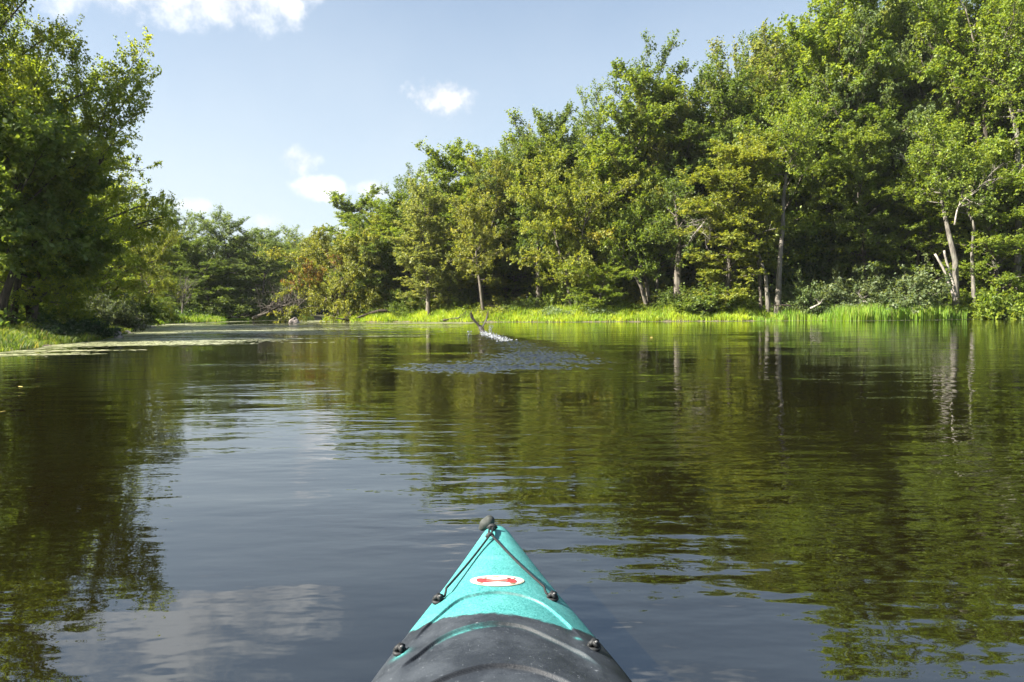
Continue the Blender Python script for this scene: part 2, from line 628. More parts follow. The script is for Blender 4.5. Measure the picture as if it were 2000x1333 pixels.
def gen_tree(seed, H=20.0, Wd=9.0, base=0.22, leaf=0.17, nl=32000, stems=1, droop=0.12, topup=0.8, path=None, den=1.0,
             r0=None, round_=0.65, bark=None, leafm=None, autumn=None, lean=0.0, lump=0.32, name='tree', leafless=0.0, twig_w=True):
    rng = np.random.default_rng(seed)
    r0 = r0 or H * 0.0115
    T = Tubes()
    paths = []
    for s_ in range(stems):
        if path is not None:
            P = np.array(path, dtype=float)
            # resample smoothly
            tt = np.linspace(0, len(P) - 1, 16)
            P = np.column_stack([np.interp(tt, np.arange(len(P)), P[:, k]) for k in range(3)])
        else:
            m = 14
            t = np.linspace(0, 1, m)
            az0 = s_ * 2.3 + seed
            off = (0.16 if stems > 1 else 0.02) * H + lean * H
            P = np.column_stack([np.cos(az0) * off * t ** 1.2 * (0.7 if s_ else 1), np.sin(az0) * off * t ** 1.2, t * H * 0.90 * (1 - 0.1 * s_)])
            wv_ = np.cumsum(rng.normal(0, 0.012 * H, (m, 2)), axis=0)
            P[:, :2] += wv_ * t[:, None]
            P[:, :2] += (0.25 * s_ * np.array([np.cos(az0), np.sin(az0)]))
        paths.append(P)
        m = len(P)
        t = np.linspace(0, 1, m)
        rad = r0 * (1 - 0.12 * s_) * (np.clip(1 - t, 0.03, 1) ** 0.75) * (1 + 0.7 * np.exp(-t * 26))
        P0 = P.copy()
        P0[0, 2] -= 0.5
        T.add(P0, rad, 9)
    sub_s, sub_d, sub_l = [], [], []
    nlimb = int(H * 2.3 * den / stems) + 5
    ph = rng.uniform(0, 6.28, 4)
    for si, P in enumerate(paths):
        for i in range(nlimb):
            tp = (i + rng.uniform(0, 1)) / nlimb
            t = base + (0.985 - base) * tp
            p0 = interp_path(P, t)
            azm = i * 2.39996 + rng.normal(0, 0.35) + si * 1.1
            prof = (max(0.0, math.sin(math.pi * (0.20 + 0.62 * tp ** 1.1)))) ** round_ * 1.05
            lumpf = 1 + lump * 0.5 * (math.sin(azm * 2 + ph[0] + tp * 5) + math.sin(tp * 14 + ph[1] + azm))
            L = Wd / 2 * prof * rng.uniform(0.74, 1.08) * min(1.3, max(0.55, lumpf))
            L = max(0.5, L)
            elv = R(10 + 50 * tp ** 1.2 + rng.normal(0, 13))
            d = np.array([math.cos(azm) * math.cos(elv), math.sin(azm) * math.cos(elv), math.sin(elv)])
            m = 7
            s = np.linspace(0, 1, m)[:, None]
            up = np.array([0, 0, 1.0])
            path_l = p0 + d * s * L + up * (L * 0.24 * s ** 1.5 - L * droop * 1.6 * s ** 3) + np.cumsum(rng.normal(0, 0.022 * L, (m, 3)), axis=0) * s
            tr = r0 * max(0.05, 1 - t) ** 0.75
            rl = min(tr * 0.62, 0.012 + 0.018 * L) 
            if rl * 1 > 0.0:
                T.add(path_l, rl * (1 - 0.85 * s[:, 0]) + 0.004, 5, cap=False)
            nb = int(L / 0.36) + 2
            for j in range(nb):
                sj = 0.18 + 0.82 * (j + rng.uniform(0.2, 1)) / nb
                q0 = interp_path(path_l, sj)
                tg = norm(interp_path(path_l, min(1, sj + 0.05)) - interp_path(path_l, sj - 0.05))
                sidev = norm(np.cross(tg, up) + 1e-6) * (1 if j % 2 else -1)
                dd = norm(tg * 0.65 + sidev * rng.uniform(0.35, 1.0) + rng.normal(0, 0.22, 3) + up * (topup * tp ** 2 + rng.normal(0.1, 0.45)))
                sl = (0.20 * L + 0.55) * (1.2 - 0.6 * sj) * rng.uniform(0.6, 1.3)
                sub_s.append(q0)
                sub_d.append(dd)
                sub_l.append(sl)
    sub_s, sub_d, sub_l = np.array(sub_s), np.array(sub_d), np.array(sub_l)
    # sub-branches as thin three sided twigs
    if twig_w:
        n = len(sub_s)
        e = sub_s + sub_d * sub_l[:, None] + np.array([0, 0, -0.06]) * sub_l[:, None]
        a = norm(np.cross(sub_d, np.array([0.2, 0.1, 1.0])))
        b = np.cross(sub_d, a)
        r = 0.006 + 0.008 * sub_l[:, None]
        Vt = np.stack([sub_s + a * r, sub_s - a * r * 0.5 + b * r * 0.87, sub_s - a * r * 0.5 - b * r * 0.87, e], 1).reshape(-1, 3)
        k = np.arange(n)[:, None] * 4
        Ft = np.stack([k + [0, 1, 3, 3], k + [1, 2, 3, 3], k + [2, 0, 3, 3]], 1).reshape(-1, 4)
    Vw = np.concatenate(T.V)
    Fw = np.concatenate(T.F)
    triF = None
    if twig_w:
        # turn everything into triangles so that degenerate quads are avoided
        tri = np.concatenate([Fw[:, [0, 1, 2]], Fw[:, [0, 2, 3]], Ft[:, :3] + len(Vw)])
        Vw = np.concatenate([Vw, Vt])
    else:
        tri = np.concatenate([Fw[:, [0, 1, 2]], Fw[:, [0, 2, 3]]])
    wood = mk_mesh(name + '_wood', Vw, tri, bark or M_BARK, smooth=True)
    # twigs
    if leafless < 1:
        nt = np.maximum(2, (sub_l / 0.2).astype(int) + 1)
        idx = np.repeat(np.arange(len(sub_s)), nt)
        keep = rng.uniform(0, 1, len(idx)) > leafless
        idx = idx[keep]
        n = len(idx)
        tt = rng.uniform(0.15, 1.05, n)
        ts = sub_s[idx] + sub_d[idx] * (sub_l[idx] * tt)[:, None]
        td = norm(sub_d[idx] * 0.7 + rng.normal(0, 0.65, (n, 3)) + np.array([0, 0, 0.12 + 0.0]))
        tl = rng.uniform(0.25, 0.62, n)
        tz = (ts[:, 2] / H)
        # twigs near the very top reach upward, that gives the spiky skyline
        td = norm(td + np.array([0, 0, 1.0])[None, :] * (topup * np.clip((tz - 0.72) / 0.28, 0, 1))[:, None] * 1.3)
        tl = tl * (1 + 0.7 * topup * np.clip((tz - 0.75) / 0.25, 0, 1))
        ctint = rng.uniform(0.2, 0.8, len(sub_s))[idx] * 0.6 + rng.uniform(0, 0.4, n)
        pick = rng.integers(0, n, nl)
        u = rng.uniform(0, 1, nl)
        pos = ts[pick] + td[pick] * (u * tl[pick])[:, None] + rng.normal(0, 0.055, (nl, 3))
        pos[:, 2] -= 0.05
        tint = np.clip(ctint[pick] + rng.normal(0, 0.13, nl), 0, 1)
        aut = np.zeros(nl)
        for (c, r, amt) in (autumn or []):
            d = np.linalg.norm((ts[pick] - np.array(c)) / r, axis=1)
            # whole sprays turn, not single leaves
            hit = (d + rng.normal(0, 0.18, n)[pick]) < 1
            aut = np.where(hit, amt * rng.uniform(0.6, 1, nl), aut)
        V, F, ti, au = leaf_cloud(pos, td[pick], leaf, rng, tint, aut)
        crown = mk_mesh(name + '_crown', V, F, leafm or M_LEAF, {'tint': ('FACE', ti), 'autumn': ('FACE', au)})
    else:
        crown = None
    return wood, crown, H, Wd


def place_tree(proto, kind, X, Y, H, Wd, rz, tint, label, cat='tree', group=None, lean=(0, 0)):
    wood, crown, h0, w0 = proto
    t = empty(kind, (X, Y, gz(X, Y)), rz)
    t.scale = (Wd / w0, Wd / w0, H / h0)
    t.rotation_euler = (lean[0], lean[1], rz)
    tag(t, label, cat, group)
    a = obj('trunk', wood, t)
    if crown:
        c = obj('crown', crown, t)
        c.color = (*tint, 1)
    return t


# leaf colours (what the leaves are)
MID = (0.1525, 0.2072, 0.0285)
YEL = (0.2013, 0.2352, 0.0323)
OLV = (0.1891, 0.2072, 0.038)
DRK = (0.1122, 0.1624, 0.0304)
PAL = (0.2013, 0.2296, 0.0646)
BLU = (0.1196, 0.168, 0.0522)
LIM = (0.183, 0.2464, 0.0266)

PR = []
PR.append(gen_tree(11, 20, 9, 0.12, 0.150, 56000, 1, 0.15, 0.9, name='maple'))
PR.append(gen_tree(12, 20, 9, 0.14, 0.150, 56000, 2, 0.10, 0.9, name='maple'))
PR.append(gen_tree(13, 20, 8, 0.08, 0.150, 56000, 1, 0.22, 0.6, name='maple', lump=0.5))
PR.append(gen_tree(14, 20, 10, 0.16, 0.150, 54000, 3, 0.10, 0.8, name='maple'))
PR.append(gen_tree(15, 20, 6.5, 0.12, 0.155, 38000, 1, 0.05, 1.2, name='maple', bark=M_BARKP))
PR.append(gen_tree(16, 12, 9, 0.10, 0.15, 36000, 2, 0.20, 0.4, name='low_tree', round_=0.5, leafm=M_LEAFY,
                   autumn=[((1.5, -2.5, 7.0), 1.5, 0.8), ((3.0, -1.5, 5.2), 1.1, 0.9), ((-1.5, -3.0, 8), 1.0, 0.5)]))
PR.append(gen_tree(17, 20, 8.5, 0.35, 0.17, 30000, 1, 0.05, 1.0, name='maple', lump=0.9))

# ---------------------------------------------------------------- shrubs
def gen_shrub(seed, H, Wd, leaf, nl, name='shrub', mat=None, flat=1.0):
    rng = np.random.default_rng(seed)
    n = 130
    T = Tubes()
    starts, dirs, lens = [], [], []
    for i in range(n):
        azm = rng.uniform(0, 6.283)
        e = math.acos(rng.uniform(0.0, 1.0))
        lump = 0.75 + 0.35 * math.sin(azm * 3 + seed) * math.sin(e * 4 + seed * 2)
        d = np.array([math.sin(e) * math.cos(azm) * Wd / 2, math.sin(e) * math.sin(azm) * Wd / 2, math.cos(e) * H * 0.92 + 0.1]) * lump * rng.uniform(0.55, 1.0)
        p0 = np.array([math.cos(azm) * Wd * 0.12 * rng.uniform(0, 1), math.sin(azm) * Wd * 0.12 * rng.uniform(0, 1), -0.1])
        s = np.linspace(0, 1, 5)[:, None]
        pth = p0 + d * s + np.array([0, 0, 1]) * (np.sin(s * 3.14) * 0.12 * H)
        T.add(pth, 0.02 * (1 - 0.8 * s[:, 0]), 4, cap=False)
        for j in range(5):
            sj = rng.uniform(0.35, 1.0)
            starts.append(interp_path(pth, sj))
            dirs.append(norm(d / np.linalg.norm(d) + rng.normal(0, 0.6, 3)))
            lens.append(rng.uniform(0.25, 0.6) * (0.4 + Wd * 0.12))
    starts, dirs, lens = map(np.array, (starts, dirs, lens))
    pick = rng.integers(0, len(starts), nl)
    u = rng.uniform(0, 1, nl)
    pos = starts[pick] + dirs[pick] * (u * lens[pick])[:, None] + rng.normal(0, 0.05, (nl, 3))
    pos[:, 2] = np.abs(pos[:, 2]) + 0.02
    ct = rng.uniform(0.2, 0.8, len(starts))
    tint = np.clip(ct[pick] + rng.normal(0, 0.15, nl), 0, 1)
    V, F, ti, au = leaf_cloud(pos, dirs[pick], leaf, rng, tint, np.zeros(nl), 0.8)
    return T.mesh(name + '_wood', M_BARK), mk_mesh(name + '_crown', V, F, mat or M_LEAF, {'tint': ('FACE', ti), 'autumn': ('FACE', au)}), H, Wd


SH = [gen_shrub(31, 3.0, 5.0, 0.12, 11000), gen_shrub(32, 2.4, 3.6, 0.11, 9000), gen_shrub(33, 3.4, 3.4, 0.12, 9000), gen_shrub(34, 1.1, 3.6, 0.13, 8000)]


def place_shrub(p, X, Y, H, Wd, rz, tint, label, group=None, kind='shrub'):
    wood, crown, h0, w0 = SH[p]
    t = empty(kind, (X, Y, gz(X, Y)), rz)
    t.scale = (Wd / w0, Wd / w0, H / h0)
    tag(t, label, 'shrub', group)
    obj('stems', wood, t)
    c = obj('foliage', crown, t)
    c.color = (*tint, 1)
    return t


def T_(p, px, top, Y, wpx, tint, label, kind='maple_tree', rz=None, group=None, lean=(0, 0)):
    X = at(px, 620, Y).x
    H = at(px, top, Y).z - gz(X, Y)
    return place_tree(PR[p], kind, X, Y, H, wpx * Y / FPX, (px * 1.37) % 6.28 if rz is None else rz, tint, label, group=group, lean=lean)


# right bank, front trees from left to right: proto, px, top py, distance, width px
FRONT = [
    (2, 712, 372, 80, 150, MID, 'spiky topped green tree at the left end of the right bank wood'),
    (3, 800, 362, 88, 120, DRK, 'dark rounded treetop showing between two paler trees left of centre'),
    (0, 765, 425, 76, 130, YEL, 'yellow green tree standing just behind the low dark maple by the bend'),
    (4, 836, 400, 66, 110, PAL, 'slender pale grey green tree with a straight thin trunk above the sedge'),
    (4, 880, 278, 72, 135, MID, 'tall slim spiky tree at the left shoulder of the high wood'),
    (1, 935, 330, 67, 130, OLV, 'olive tree with forked lower stems above the driftwood'),
    (1, 1000, 248, 70, 190, MID, 'broad crowned tall tree rising behind the flying bird'),
    (0, 1095, 236, 76, 160, BLU, 'tall tree with upright tufts behind the round yellowing tree'),
    (2, 1205, 165, 66, 190, MID, 'tall dark tree whose top leans left against open sky'),
    (3, 1290, 150, 66, 180, DRK, 'dark tall tree with many fanned stems rising from the bank'),
    (1, 1385, 122, 68, 190, OLV, 'tall olive tree reaching higher than its neighbours right of the fanned stems'),
    (4, 1465, 85, 66, 150, PAL, 'pale feathery tall tree left of the highest crown'),
    (0, 1600, -40, 64, 240, LIM, 'highest crown in the wood with a dark straight trunk showing in gaps'),
    (2, 1725, 20, 66, 200, PAL, 'pale airy tree between the two highest crowns'),
    (3, 1830, -30, 62, 230, LIM, 'bright leafy tall tree above the broken snags'),
    (1, 1960, -60, 58, 240, LIM, 'tall bright tree at the right edge of the photo'),
    (0, 2090, -20, 57, 230, MID, 'tall tree just past the right edge of the photo'),
    (2, 1690, 260, 59, 150, MID, 'mid height tree in front of the pale airy tree'),
    (2, 1420, 300, 57, 170, YEL, 'arching yellow green tree with bare hanging twigs left of the curved trunk'),
    (3, 1790, 330, 59, 160, LIM, 'lower leafy tree behind the big grey green shrub'),
    (0, 1950, 300, 54, 170, LIM, 'lower bright tree overhanging the bank at the right edge'),
]
for i, (p, px, top, Y, wpx, tint, lab) in enumerate(FRONT):
    T_(p, px, top, Y, wpx * 1.28, tint, lab)
# the round yellowing tree and the small tree at the water
X = at(1115, 620, 62).x
rt_ = gen_tree(41, 12.6, 8.6, 0.16, 0.155, 34000, 2, 0.22, 0.35, name='yellowing_tree', round_=0.5, leafm=M_LEAFY,
               autumn=[((0.3, -3.0, 7.0), 1.3, 0.75), ((2.2, -2.4, 6.2), 1.1, 0.9), ((-3.2, -1.5, 4.2), 0.9, 0.5)])
t = empty('maple_tree', (X, 60.5, gz(X, 60.5)))
tag(t, 'round crowned yellow green tree with golden patches near the water', 'tree')
obj('trunk', rt_[0], t)
c = obj('crown', rt_[1], t)
c.color = (*YEL, 1)
T_(5, 1165, 528, 58, 130, LIM, 'small low tree leaning over the grassy bank below the round yellowing tree', 'small_tree', rz=2.0)
# low spreading tree with red leaves at the bend, dark one beside it
lx = at(655, 620, 70).x
lt = gen_tree(42, 5.6, 12.0, 0.04, 0.15, 42000, 3, 0.28, 0.1, name='spreading_tree', round_=0.4,
              autumn=[((-1.6, -1.5, 4.2), 1.5, 0.75), ((-4.2, -1.0, 3.6), 0.9, 0.9), ((-0.2, -1, 5.2), 1.0, 0.8)], r0=0.16)
t = empty('maple_tree', (lx, 71.5, gz(lx, 71.5)))
t.scale = (1.0, 1.0, 1.12)
tag(t, 'low spreading olive tree with red leaf patches leaning over the bend', 'tree')
obj('trunk', lt[0], t)
c = obj('crown', lt[1], t)
c.color = (*OLV, 1)
T_(5, 738, 478, 72, 150, DRK, 'low dark maple shading the arched fallen branch', 'maple_tree', rz=1.0)

# trees with the trunks that catch the eye on the right bank
def trunk_tree(seed, pts, Y, kind, label, tint=None, Wd=5.0, r=0.16, base=0.55, nl=9000, bark=M_BARKP, leafless=0.0, den=0.9):
    P = [at(a, b, Y) for a, b in pts]
    b0 = Vector((P[0].x, Y, gz(P[0].x, Y)))
    rel = [np.array(p - b0) for p in P]
    rel[0][2] = 0
    rngp = np.random.default_rng(seed)
    for k in range(1, len(rel)):
        rel[k][1] += rngp.normal(0, 0.25)
    H = rel[-1][2]
    tr = gen_tree(seed, H, Wd, base, 0.16, nl, 1, 0.15, 0.5, path=rel, r0=r, bark=bark, name=kind, leafless=leafless, den=den)
    t = empty(kind, b0)
    tag(t, label, 'tree')
    obj('trunk', tr[0], t)
    if tr[1]:
        c = obj('crown', tr[1], t)
        c.color = (*(tint or MID), 1)
    return t


trunk_tree(51, [(1519, 590), (1521, 520), (1528, 440), (1530, 390), (1540, 330), (1553, 285), (1566, 230)], 54.5, 'curved_trunk_tree',
           'tall thin tree with a long bare curved grey trunk behind the grass', LIM, 4.4, 0.21, 0.62, 7000)
trunk_tree(52, [(1502, 588), (1494, 540), (1480, 490), (1470, 450), (1455, 400), (1440, 350)], 55, 'leaning_tree',
           'pale trunk leaning left just beside the curved bare trunk', YEL, 6.0, 0.16, 0.50, 8000)
trunk_tree(53, [(1487, 590), (1484, 540), (1476, 480), (1470, 400), (1462, 300)], 55.6, 'slender_tree',
           'dark slender trunk left of the pale leaning trunk', YEL, 5.0, 0.14, 0.5, 8000, M_BARK)
trunk_tree(54, [(1868, 575), (1862, 510), (1853, 460), (1846, 400), (1838, 340), (1820, 290)], 54, 'pale_trunk_tree',
           'pale barked tree with a ridged trunk behind the broken snags', LIM, 5.5, 0.24, 0.6, 8000)
trunk_tree(55, [(1905, 570), (1902, 500), (1890, 440), (1880, 400), (1868, 340)], 53.5, 'pale_trunk_tree',
           'slim grey trunk bending left, right of the pale ridged trunk', MID, 4.5, 0.15, 0.6, 6000)
trunk_tree(56, [(1985, 600), (1986, 400), (1988, 260), (1980, 200), (1986, 120), (1975, 40)], 55, 'tall_trunk_tree',
           'thick knobbly trunk running up the right edge of the photo', LIM, 6.0, 0.24, 0.5, 9000, M_BARKP)
trunk_tree(57, [(1325, 600), (1324, 540), (1327, 480), (1320, 380)], 58, 'dark_trunk_tree',
           'thick dark straight trunk in the shade right of the fanned stems', DRK, 5.0, 0.42, 0.55, 7000, M_BARK)
trunk_tree(58, [(838, 606), (836, 560), (838, 500), (833, 430), (830, 400)], 64.5, 'grey_trunk_tree',
           'thin grey trunk standing in the sedge at the left part of the wood', PAL, 5.0, 0.15, 0.22, 11000, M_BARK)
trunk_tree(59, [(945, 600), (938, 560), (930, 500), (925, 430)], 62, 'leaning_tree',
           'dark leaning trunk behind the flying bird', OLV, 5.5, 0.17, 0.4, 9000, M_BARK)
trunk_tree(60, [(1054, 602), (1052, 560), (1050, 500), (1048, 420)], 63, 'dark_trunk_tree',
           'thick black trunk in the shade left of the round yellowing tree', DRK, 5.0, 0.36, 0.5, 7000, M_BARK)
for q, (pts, lab) in enumerate([
        ([(1268, 592), (1252, 560), (1228, 520), (1200, 470)], 'fanned stem leaning far left from the dark clump'),
        ([(1272, 592), (1262, 550), (1250, 500), (1240, 440)], 'second fanned stem leaning slightly left from the dark clump'),
        ([(1276, 592), (1282, 550), (1290, 490), (1298, 420)], 'fanned stem leaning right from the dark clump')]):
    trunk_tree(70 + q, pts, 59 + q * 0.4, 'fanned_stem', lab, MID, 5.0, 0.2, 0.45, 8000, M_BARK)

# snags and dead wood on the right bank
def dead_wood(seed, pts, Y, r, kind, label, cat, twigs=0, mat=M_DEAD, tw_len=1.0, sub=True, up=0.3, tip_r=0.3, parts=True, pts3=None, twdir=None):
    rng = np.random.default_rng(seed)
    P = [at(a, b, Y) for a, b in pts] if pts3 is None else [Vector(p) for p in pts3]
    if pts3 is None:
        P = [p + Vector((0, rng.normal(0, 0.1), 0)) for p in P]
    b0 = P[0].copy()
    rel = np.array([np.array(p - b0) for p in P])
    tt = np.linspace(0, len(rel) - 1, 12)
    rel = np.column_stack([np.interp(tt, np.arange(len(rel)), rel[:, k]) for k in range(3)])
    rel += np.cumsum(rng.normal(0, r * 0.12, rel.shape), axis=0)
    T = Tubes()
    s = np.linspace(0, 1, 12)
    T.add(rel, r * (1 - (1 - tip_r) * s), 8)
    t = empty(kind, b0)
    tag(t, label, cat)
    obj('stem', T.mesh('stem', mat), t)
    if twigs:
        B = Tubes()
        tg = norm(rel[-1] - rel[0])
        for i in range(twigs):
            sj = rng.uniform(0.15, 1.0)
            q = interp_path(rel, sj)
            d = norm(tg * rng.uniform(0.2, 0.9) + rng.normal(0, 0.6, 3) + np.array([0, 0, up]) + (np.array(twdir) if twdir else 0))
            L = tw_len * rng.uniform(0.5, 1.2)
            ss = np.linspace(0, 1, 6)[:, None]
            pth = q + d * ss * L + np.cumsum(rng.normal(0, 0.03 * L, (6, 3)), axis=0)
            B.add(pth, r * 0.28 * (1 - 0.85 * ss[:, 0]) + 0.003, 4, cap=False)
            for k in range(4):
                q2 = interp_path(pth, rng.uniform(0.3, 1))
                d2 = norm(d + rng.normal(0, 0.6, 3))
                L2 = L * rng.uniform(0.3, 0.6)
                B.add(np.array([q2, q2 + d2 * L2 * 0.5 + rng.normal(0, 0.02, 3), q2 + d2 * L2]), [r * 0.12, r * 0.08, 0.003], 3, cap=False)
        tag(obj('branches', B.mesh('branches', mat), t), kind='stuff')
    return t


dead_wood(81, [(1866, 590), (1856, 560), (1842, 525), (1826, 497)], 52.8, 0.11, 'broken_snag', 'lower left broken snag, pale and leaning left over the grass', 'dead trunk', 0, tip_r=0.7)
dead_wood(82, [(1872, 580), (1862, 545), (1852, 515), (1843, 490)], 53.2, 0.10, 'broken_snag', 'upright broken snag close behind the leaning pale snag', 'dead trunk', 0, tip_r=0.75)
dead_wood(83, [(1862, 440), (1868, 410), (1885, 385), (1905, 378), (1930, 350), (1975, 348), (1998, 342)], 52.5, 0.065, 'dead_branch', 'bare white dead branch reaching right near the right edge', 'branch', 14, tw_len=1.6, tip_r=0.15)
dead_wood(84, [(1395, 395), (1385, 420), (1370, 440), (1350, 465)], 55.4, 0.05, 'dead_branch', 'tangle of bare grey twigs hanging from the arching tree', 'branch', 22, tw_len=1.7, tip_r=0.3, up=-0.4)
dead_wood(85, [(1760, 300), (1775, 320), (1795, 345)], 56, 0.08, 'dead_branch', 'short bare crooked branch in the leaves above the grey green shrub', 'branch', 5, tw_len=1.2)
dead_wood(86, [(1697, 588), (1672, 594)], 52.5, 0.13, 'fallen_log', 'pale grey fallen log lying in front of the grey green shrub', 'log', 3, tip_r=0.6)
dead_wood(87, [(1545, 598), (1528, 596), (1512, 597)], 52.6, 0.07, 'fallen_log', 'small dark log lying in the bright grass below the curved trunk', 'log', 3, mat=M_WET, tip_r=0.5, tw_len=0.6)
dead_wood(88, [(1582, 603), (1595, 598), (1604, 592)], 52.4, 0.08, 'fallen_branch', 'forked grey branch lying in the grass right of the small dark log', 'branch', 3, tw_len=0.7)
# driftwood under the bird, arched branches under the dark maple
dead_wood(89, [(865, 626), (890, 622), (905, 621), (918, 617)], 60.6, 0.09, 'driftwood', 'driftwood branches on the waterline left of the bird', 'driftwood', 8, mat=M_WET, tw_len=0.9)
dead_wood(90, [(762, 609), (742, 607), (722, 612), (700, 621), (680, 625), (660, 622), (643, 617)], 67.5, 0.17, 'fallen_branch', 'dark arched fallen branch dipping into the water by the bright sedge', 'branch', 7, mat=M_WET, tw_len=1.3, tip_r=0.25)
dead_wood(91, [(990, 606), (970, 601), (955, 598)], 62, 0.12, 'fallen_log', 'dark log lying in undergrowth right of the bird', 'log', 2, mat=M_WET, tw_len=0.6)
# bare fallen tops at the far bend
dead_wood(92, [(495, 622), (520, 612), (545, 600), (565, 590)], 86, 0.22, 'fallen_tree', 'bare grey fallen treetop lying at the far bend beside the red leaved tree', 'dead tree', 40, tw_len=2.8, up=0.55, mat=M_BARK)
dead_wood(93, [(560, 618), (575, 606), (585, 592)], 84, 0.14, 'fallen_tree', 'smaller bare brushy limb behind the boulder at the bend', 'dead tree', 20, tw_len=2.0, up=0.6, mat=M_BARK)
dead_wood(94, [(355, 612), (358, 590), (362, 570)], 72, 0.10, 'dead_tree', 'small bare grey sapling at the foot of the far dark trees', 'dead tree', 26, tw_len=1.9, up=0.8, mat=M_BARKP)
dead_wood(95, [(435, 624), (455, 620), (480, 622)], 84, 0.13, 'fallen_log', 'low dark log lying along the far shore', 'log', 6, mat=M_WET, tw_len=1.2)

# deeper rows of the right bank wood
rng = np.random.default_rng(5)
skyl = [(640, 470), (700, 420), (800, 400), (880, 330), (960, 290), (1080, 262), (1150, 250), (1220, 200), (1300, 190), (1400, 160), (1480, 130), (1540, 60), (1650, 0), (2400, -40)]
sx_ = [a for a, b in skyl]
sy_ = [b for a, b in skyl]
for row, (dY, n) in enumerate(((7, 17), (13, 15), (21, 12))):
    for i in range(n):
        px = 690 + (2120 - 690) * (i + rng.uniform(0.2, 0.8)) / n
        Y = float(np.interp(px, [640, 1000, 1300, 1600, 2000], [72, 63, 57, 54.5, 57])) + dY + rng.uniform(-1.5, 1.5)
        top = float(np.interp(px, sx_, sy_)) + rng.uniform(4, 44) + 8 * row
        T_(int(rng.integers(0, 5)), px, top, Y, 240 * 60 / Y * rng.uniform(0.85, 1.15), [MID, DRK, OLV, BLU, LIM][int(rng.integers(0, 5))],
           'green tree standing deeper in the right bank wood, half hidden by the front trees', 'forest_tree', group='trees deeper in the right bank wood')

# far trees round the bend
FAR = [
    (3, 372, 418, 96, 130, BLU, 'left one of the dark far trees, with a rounded tufted top'),
    (0, 318, 445, 92, 90, BLU, 'dark far tree just emerging from behind the yellow green left bank tree'),
    (1, 462, 428, 100, 130, BLU, 'dark far tree with a level spiky top in the middle of the far shore'),
    (2, 415, 470, 90, 90, DRK, 'shorter dark far tree between the two tufted tops'),
    (3, 545, 455, 112, 90, MID, 'far tree sloping down toward the lowest gap of sky'),
    (0, 510, 470, 94, 90, BLU, 'bluish far tree above the bare fallen treetop'),
    (1, 598, 476, 132, 80, MID, 'small farthest tree at the lowest point of the skyline'),
    (2, 645, 466, 124, 80, OLV, 'far tree right of the lowest point of the skyline'),
    (2, 350, 520, 82, 80, DRK, 'low dark tree at the water on the far left shore'),
    (0, 570, 520, 104, 70, YEL, 'pale sunlit tree behind the red leaved spreading tree'),
]
for (p, px, top, Y, wpx, tint, lab) in FAR:
    T_(p, px, top, Y, wpx * 1.35, tint, lab, 'far_tree')
for i in range(16):
    px = 300 + 25 * i
    T_(int(rng.integers(0, 4)), px, 470 + rng.uniform(0, 30), 128 + rng.uniform(0, 12), 100, BLU,
       'distant tree in the wood behind the far shore', 'forest_tree', group='distant trees behind the far shore')

# left bank trees
NEAR = [
    gen_tree(101, 15, 14, 0.16, 0.118, 76000, 1, 0.12, 0.4, name='near_maple', round_=0.5, lump=0.3, leafm=M_LEAFY, r0=0.30,
             autumn=[((4.5, -2.0, 12.5), 1.6, 0.35), ((3.0, 2.0, 13.5), 1.5, 0.3)], den=1.1),
    gen_tree(102, 11, 10, 0.14, 0.113, 56000, 2, 0.14, 0.4, name='near_maple', round_=0.5, lump=0.32, r0=0.20, den=1.1),
]


def N_(p, px, top, Y, wpx, tint, label, rz=0.0, kind='maple_tree'):
    X = at(px, 620, Y).x
    H = at(px, top, Y).z - gz(X, Y)
    wood, crown, h0, w0 = NEAR[p]
    t = empty(kind, (X, Y, gz(X, Y)), rz)
    t.scale = (wpx * Y / FPX / w0,) * 2 + (H / h0,)
    tag(t, label, 'tree')
    obj('trunk', wood, t)
    c = obj('crown', crown, t)
    c.color = (*tint, 1)


LFT = (0.2135, 0.2688, 0.0304)
N_(0, -55, -60, 27, 510, LFT, 'big spreading maple filling the upper left corner of the photo', 0.3)
N_(1, 125, 150, 30, 400, LFT, 'maple with boughs reaching right over the water below the big corner tree', 2.0)
N_(0, -260, -120, 24, 620, LFT, 'tree off the left edge whose boughs enter the photo', 2.2)
N_(1, 65, 330, 26, 360, LFT, 'leaning dark maple at the water on the left bank', 4.2)
N_(1, 215, 395, 44, 230, YEL, 'yellow green tree beyond the big left maples', 1.2)
N_(1, 285, 440, 56, 130, YEL, 'small sunlit yellow green tree with hanging boughs over the water', 3.3)
N_(1, 140, 420, 38, 260, LIM, 'leafy tree filling the gap under the big left maples', 5.1)
N_(0, 60, 250, 46, 420, LFT, 'tree behind the big left maples', 4.4)
N_(1, 240, 450, 66, 160, OLV, 'olive tree further along the left bank', 0.2)
N_(0, -150, 100, 40, 500, MID, 'shaded tree deep behind the left edge', 1.2)
for q, (pts, Y, r, lab) in enumerate([
        ([(2, 640), (12, 590), (20, 520), (30, 430), (38, 330)], 23.5, 0.17, 'thick dark trunk at the left edge'),
        ([(20, 640), (32, 590), (44, 530), (52, 450), (48, 330)], 24.5, 0.15, 'dark trunk close beside the thick trunk at the left edge'),
        ([(60, 632), (70, 590), (84, 545), (98, 490), (120, 400)], 25.5, 0.10, 'thin dark trunk leaning right over the shore plants')]):
    trunk_tree(120 + q, pts, Y, 'dark_trunk_tree', lab, DRK, 5.0, r, 0.5, 12000, M_WET)

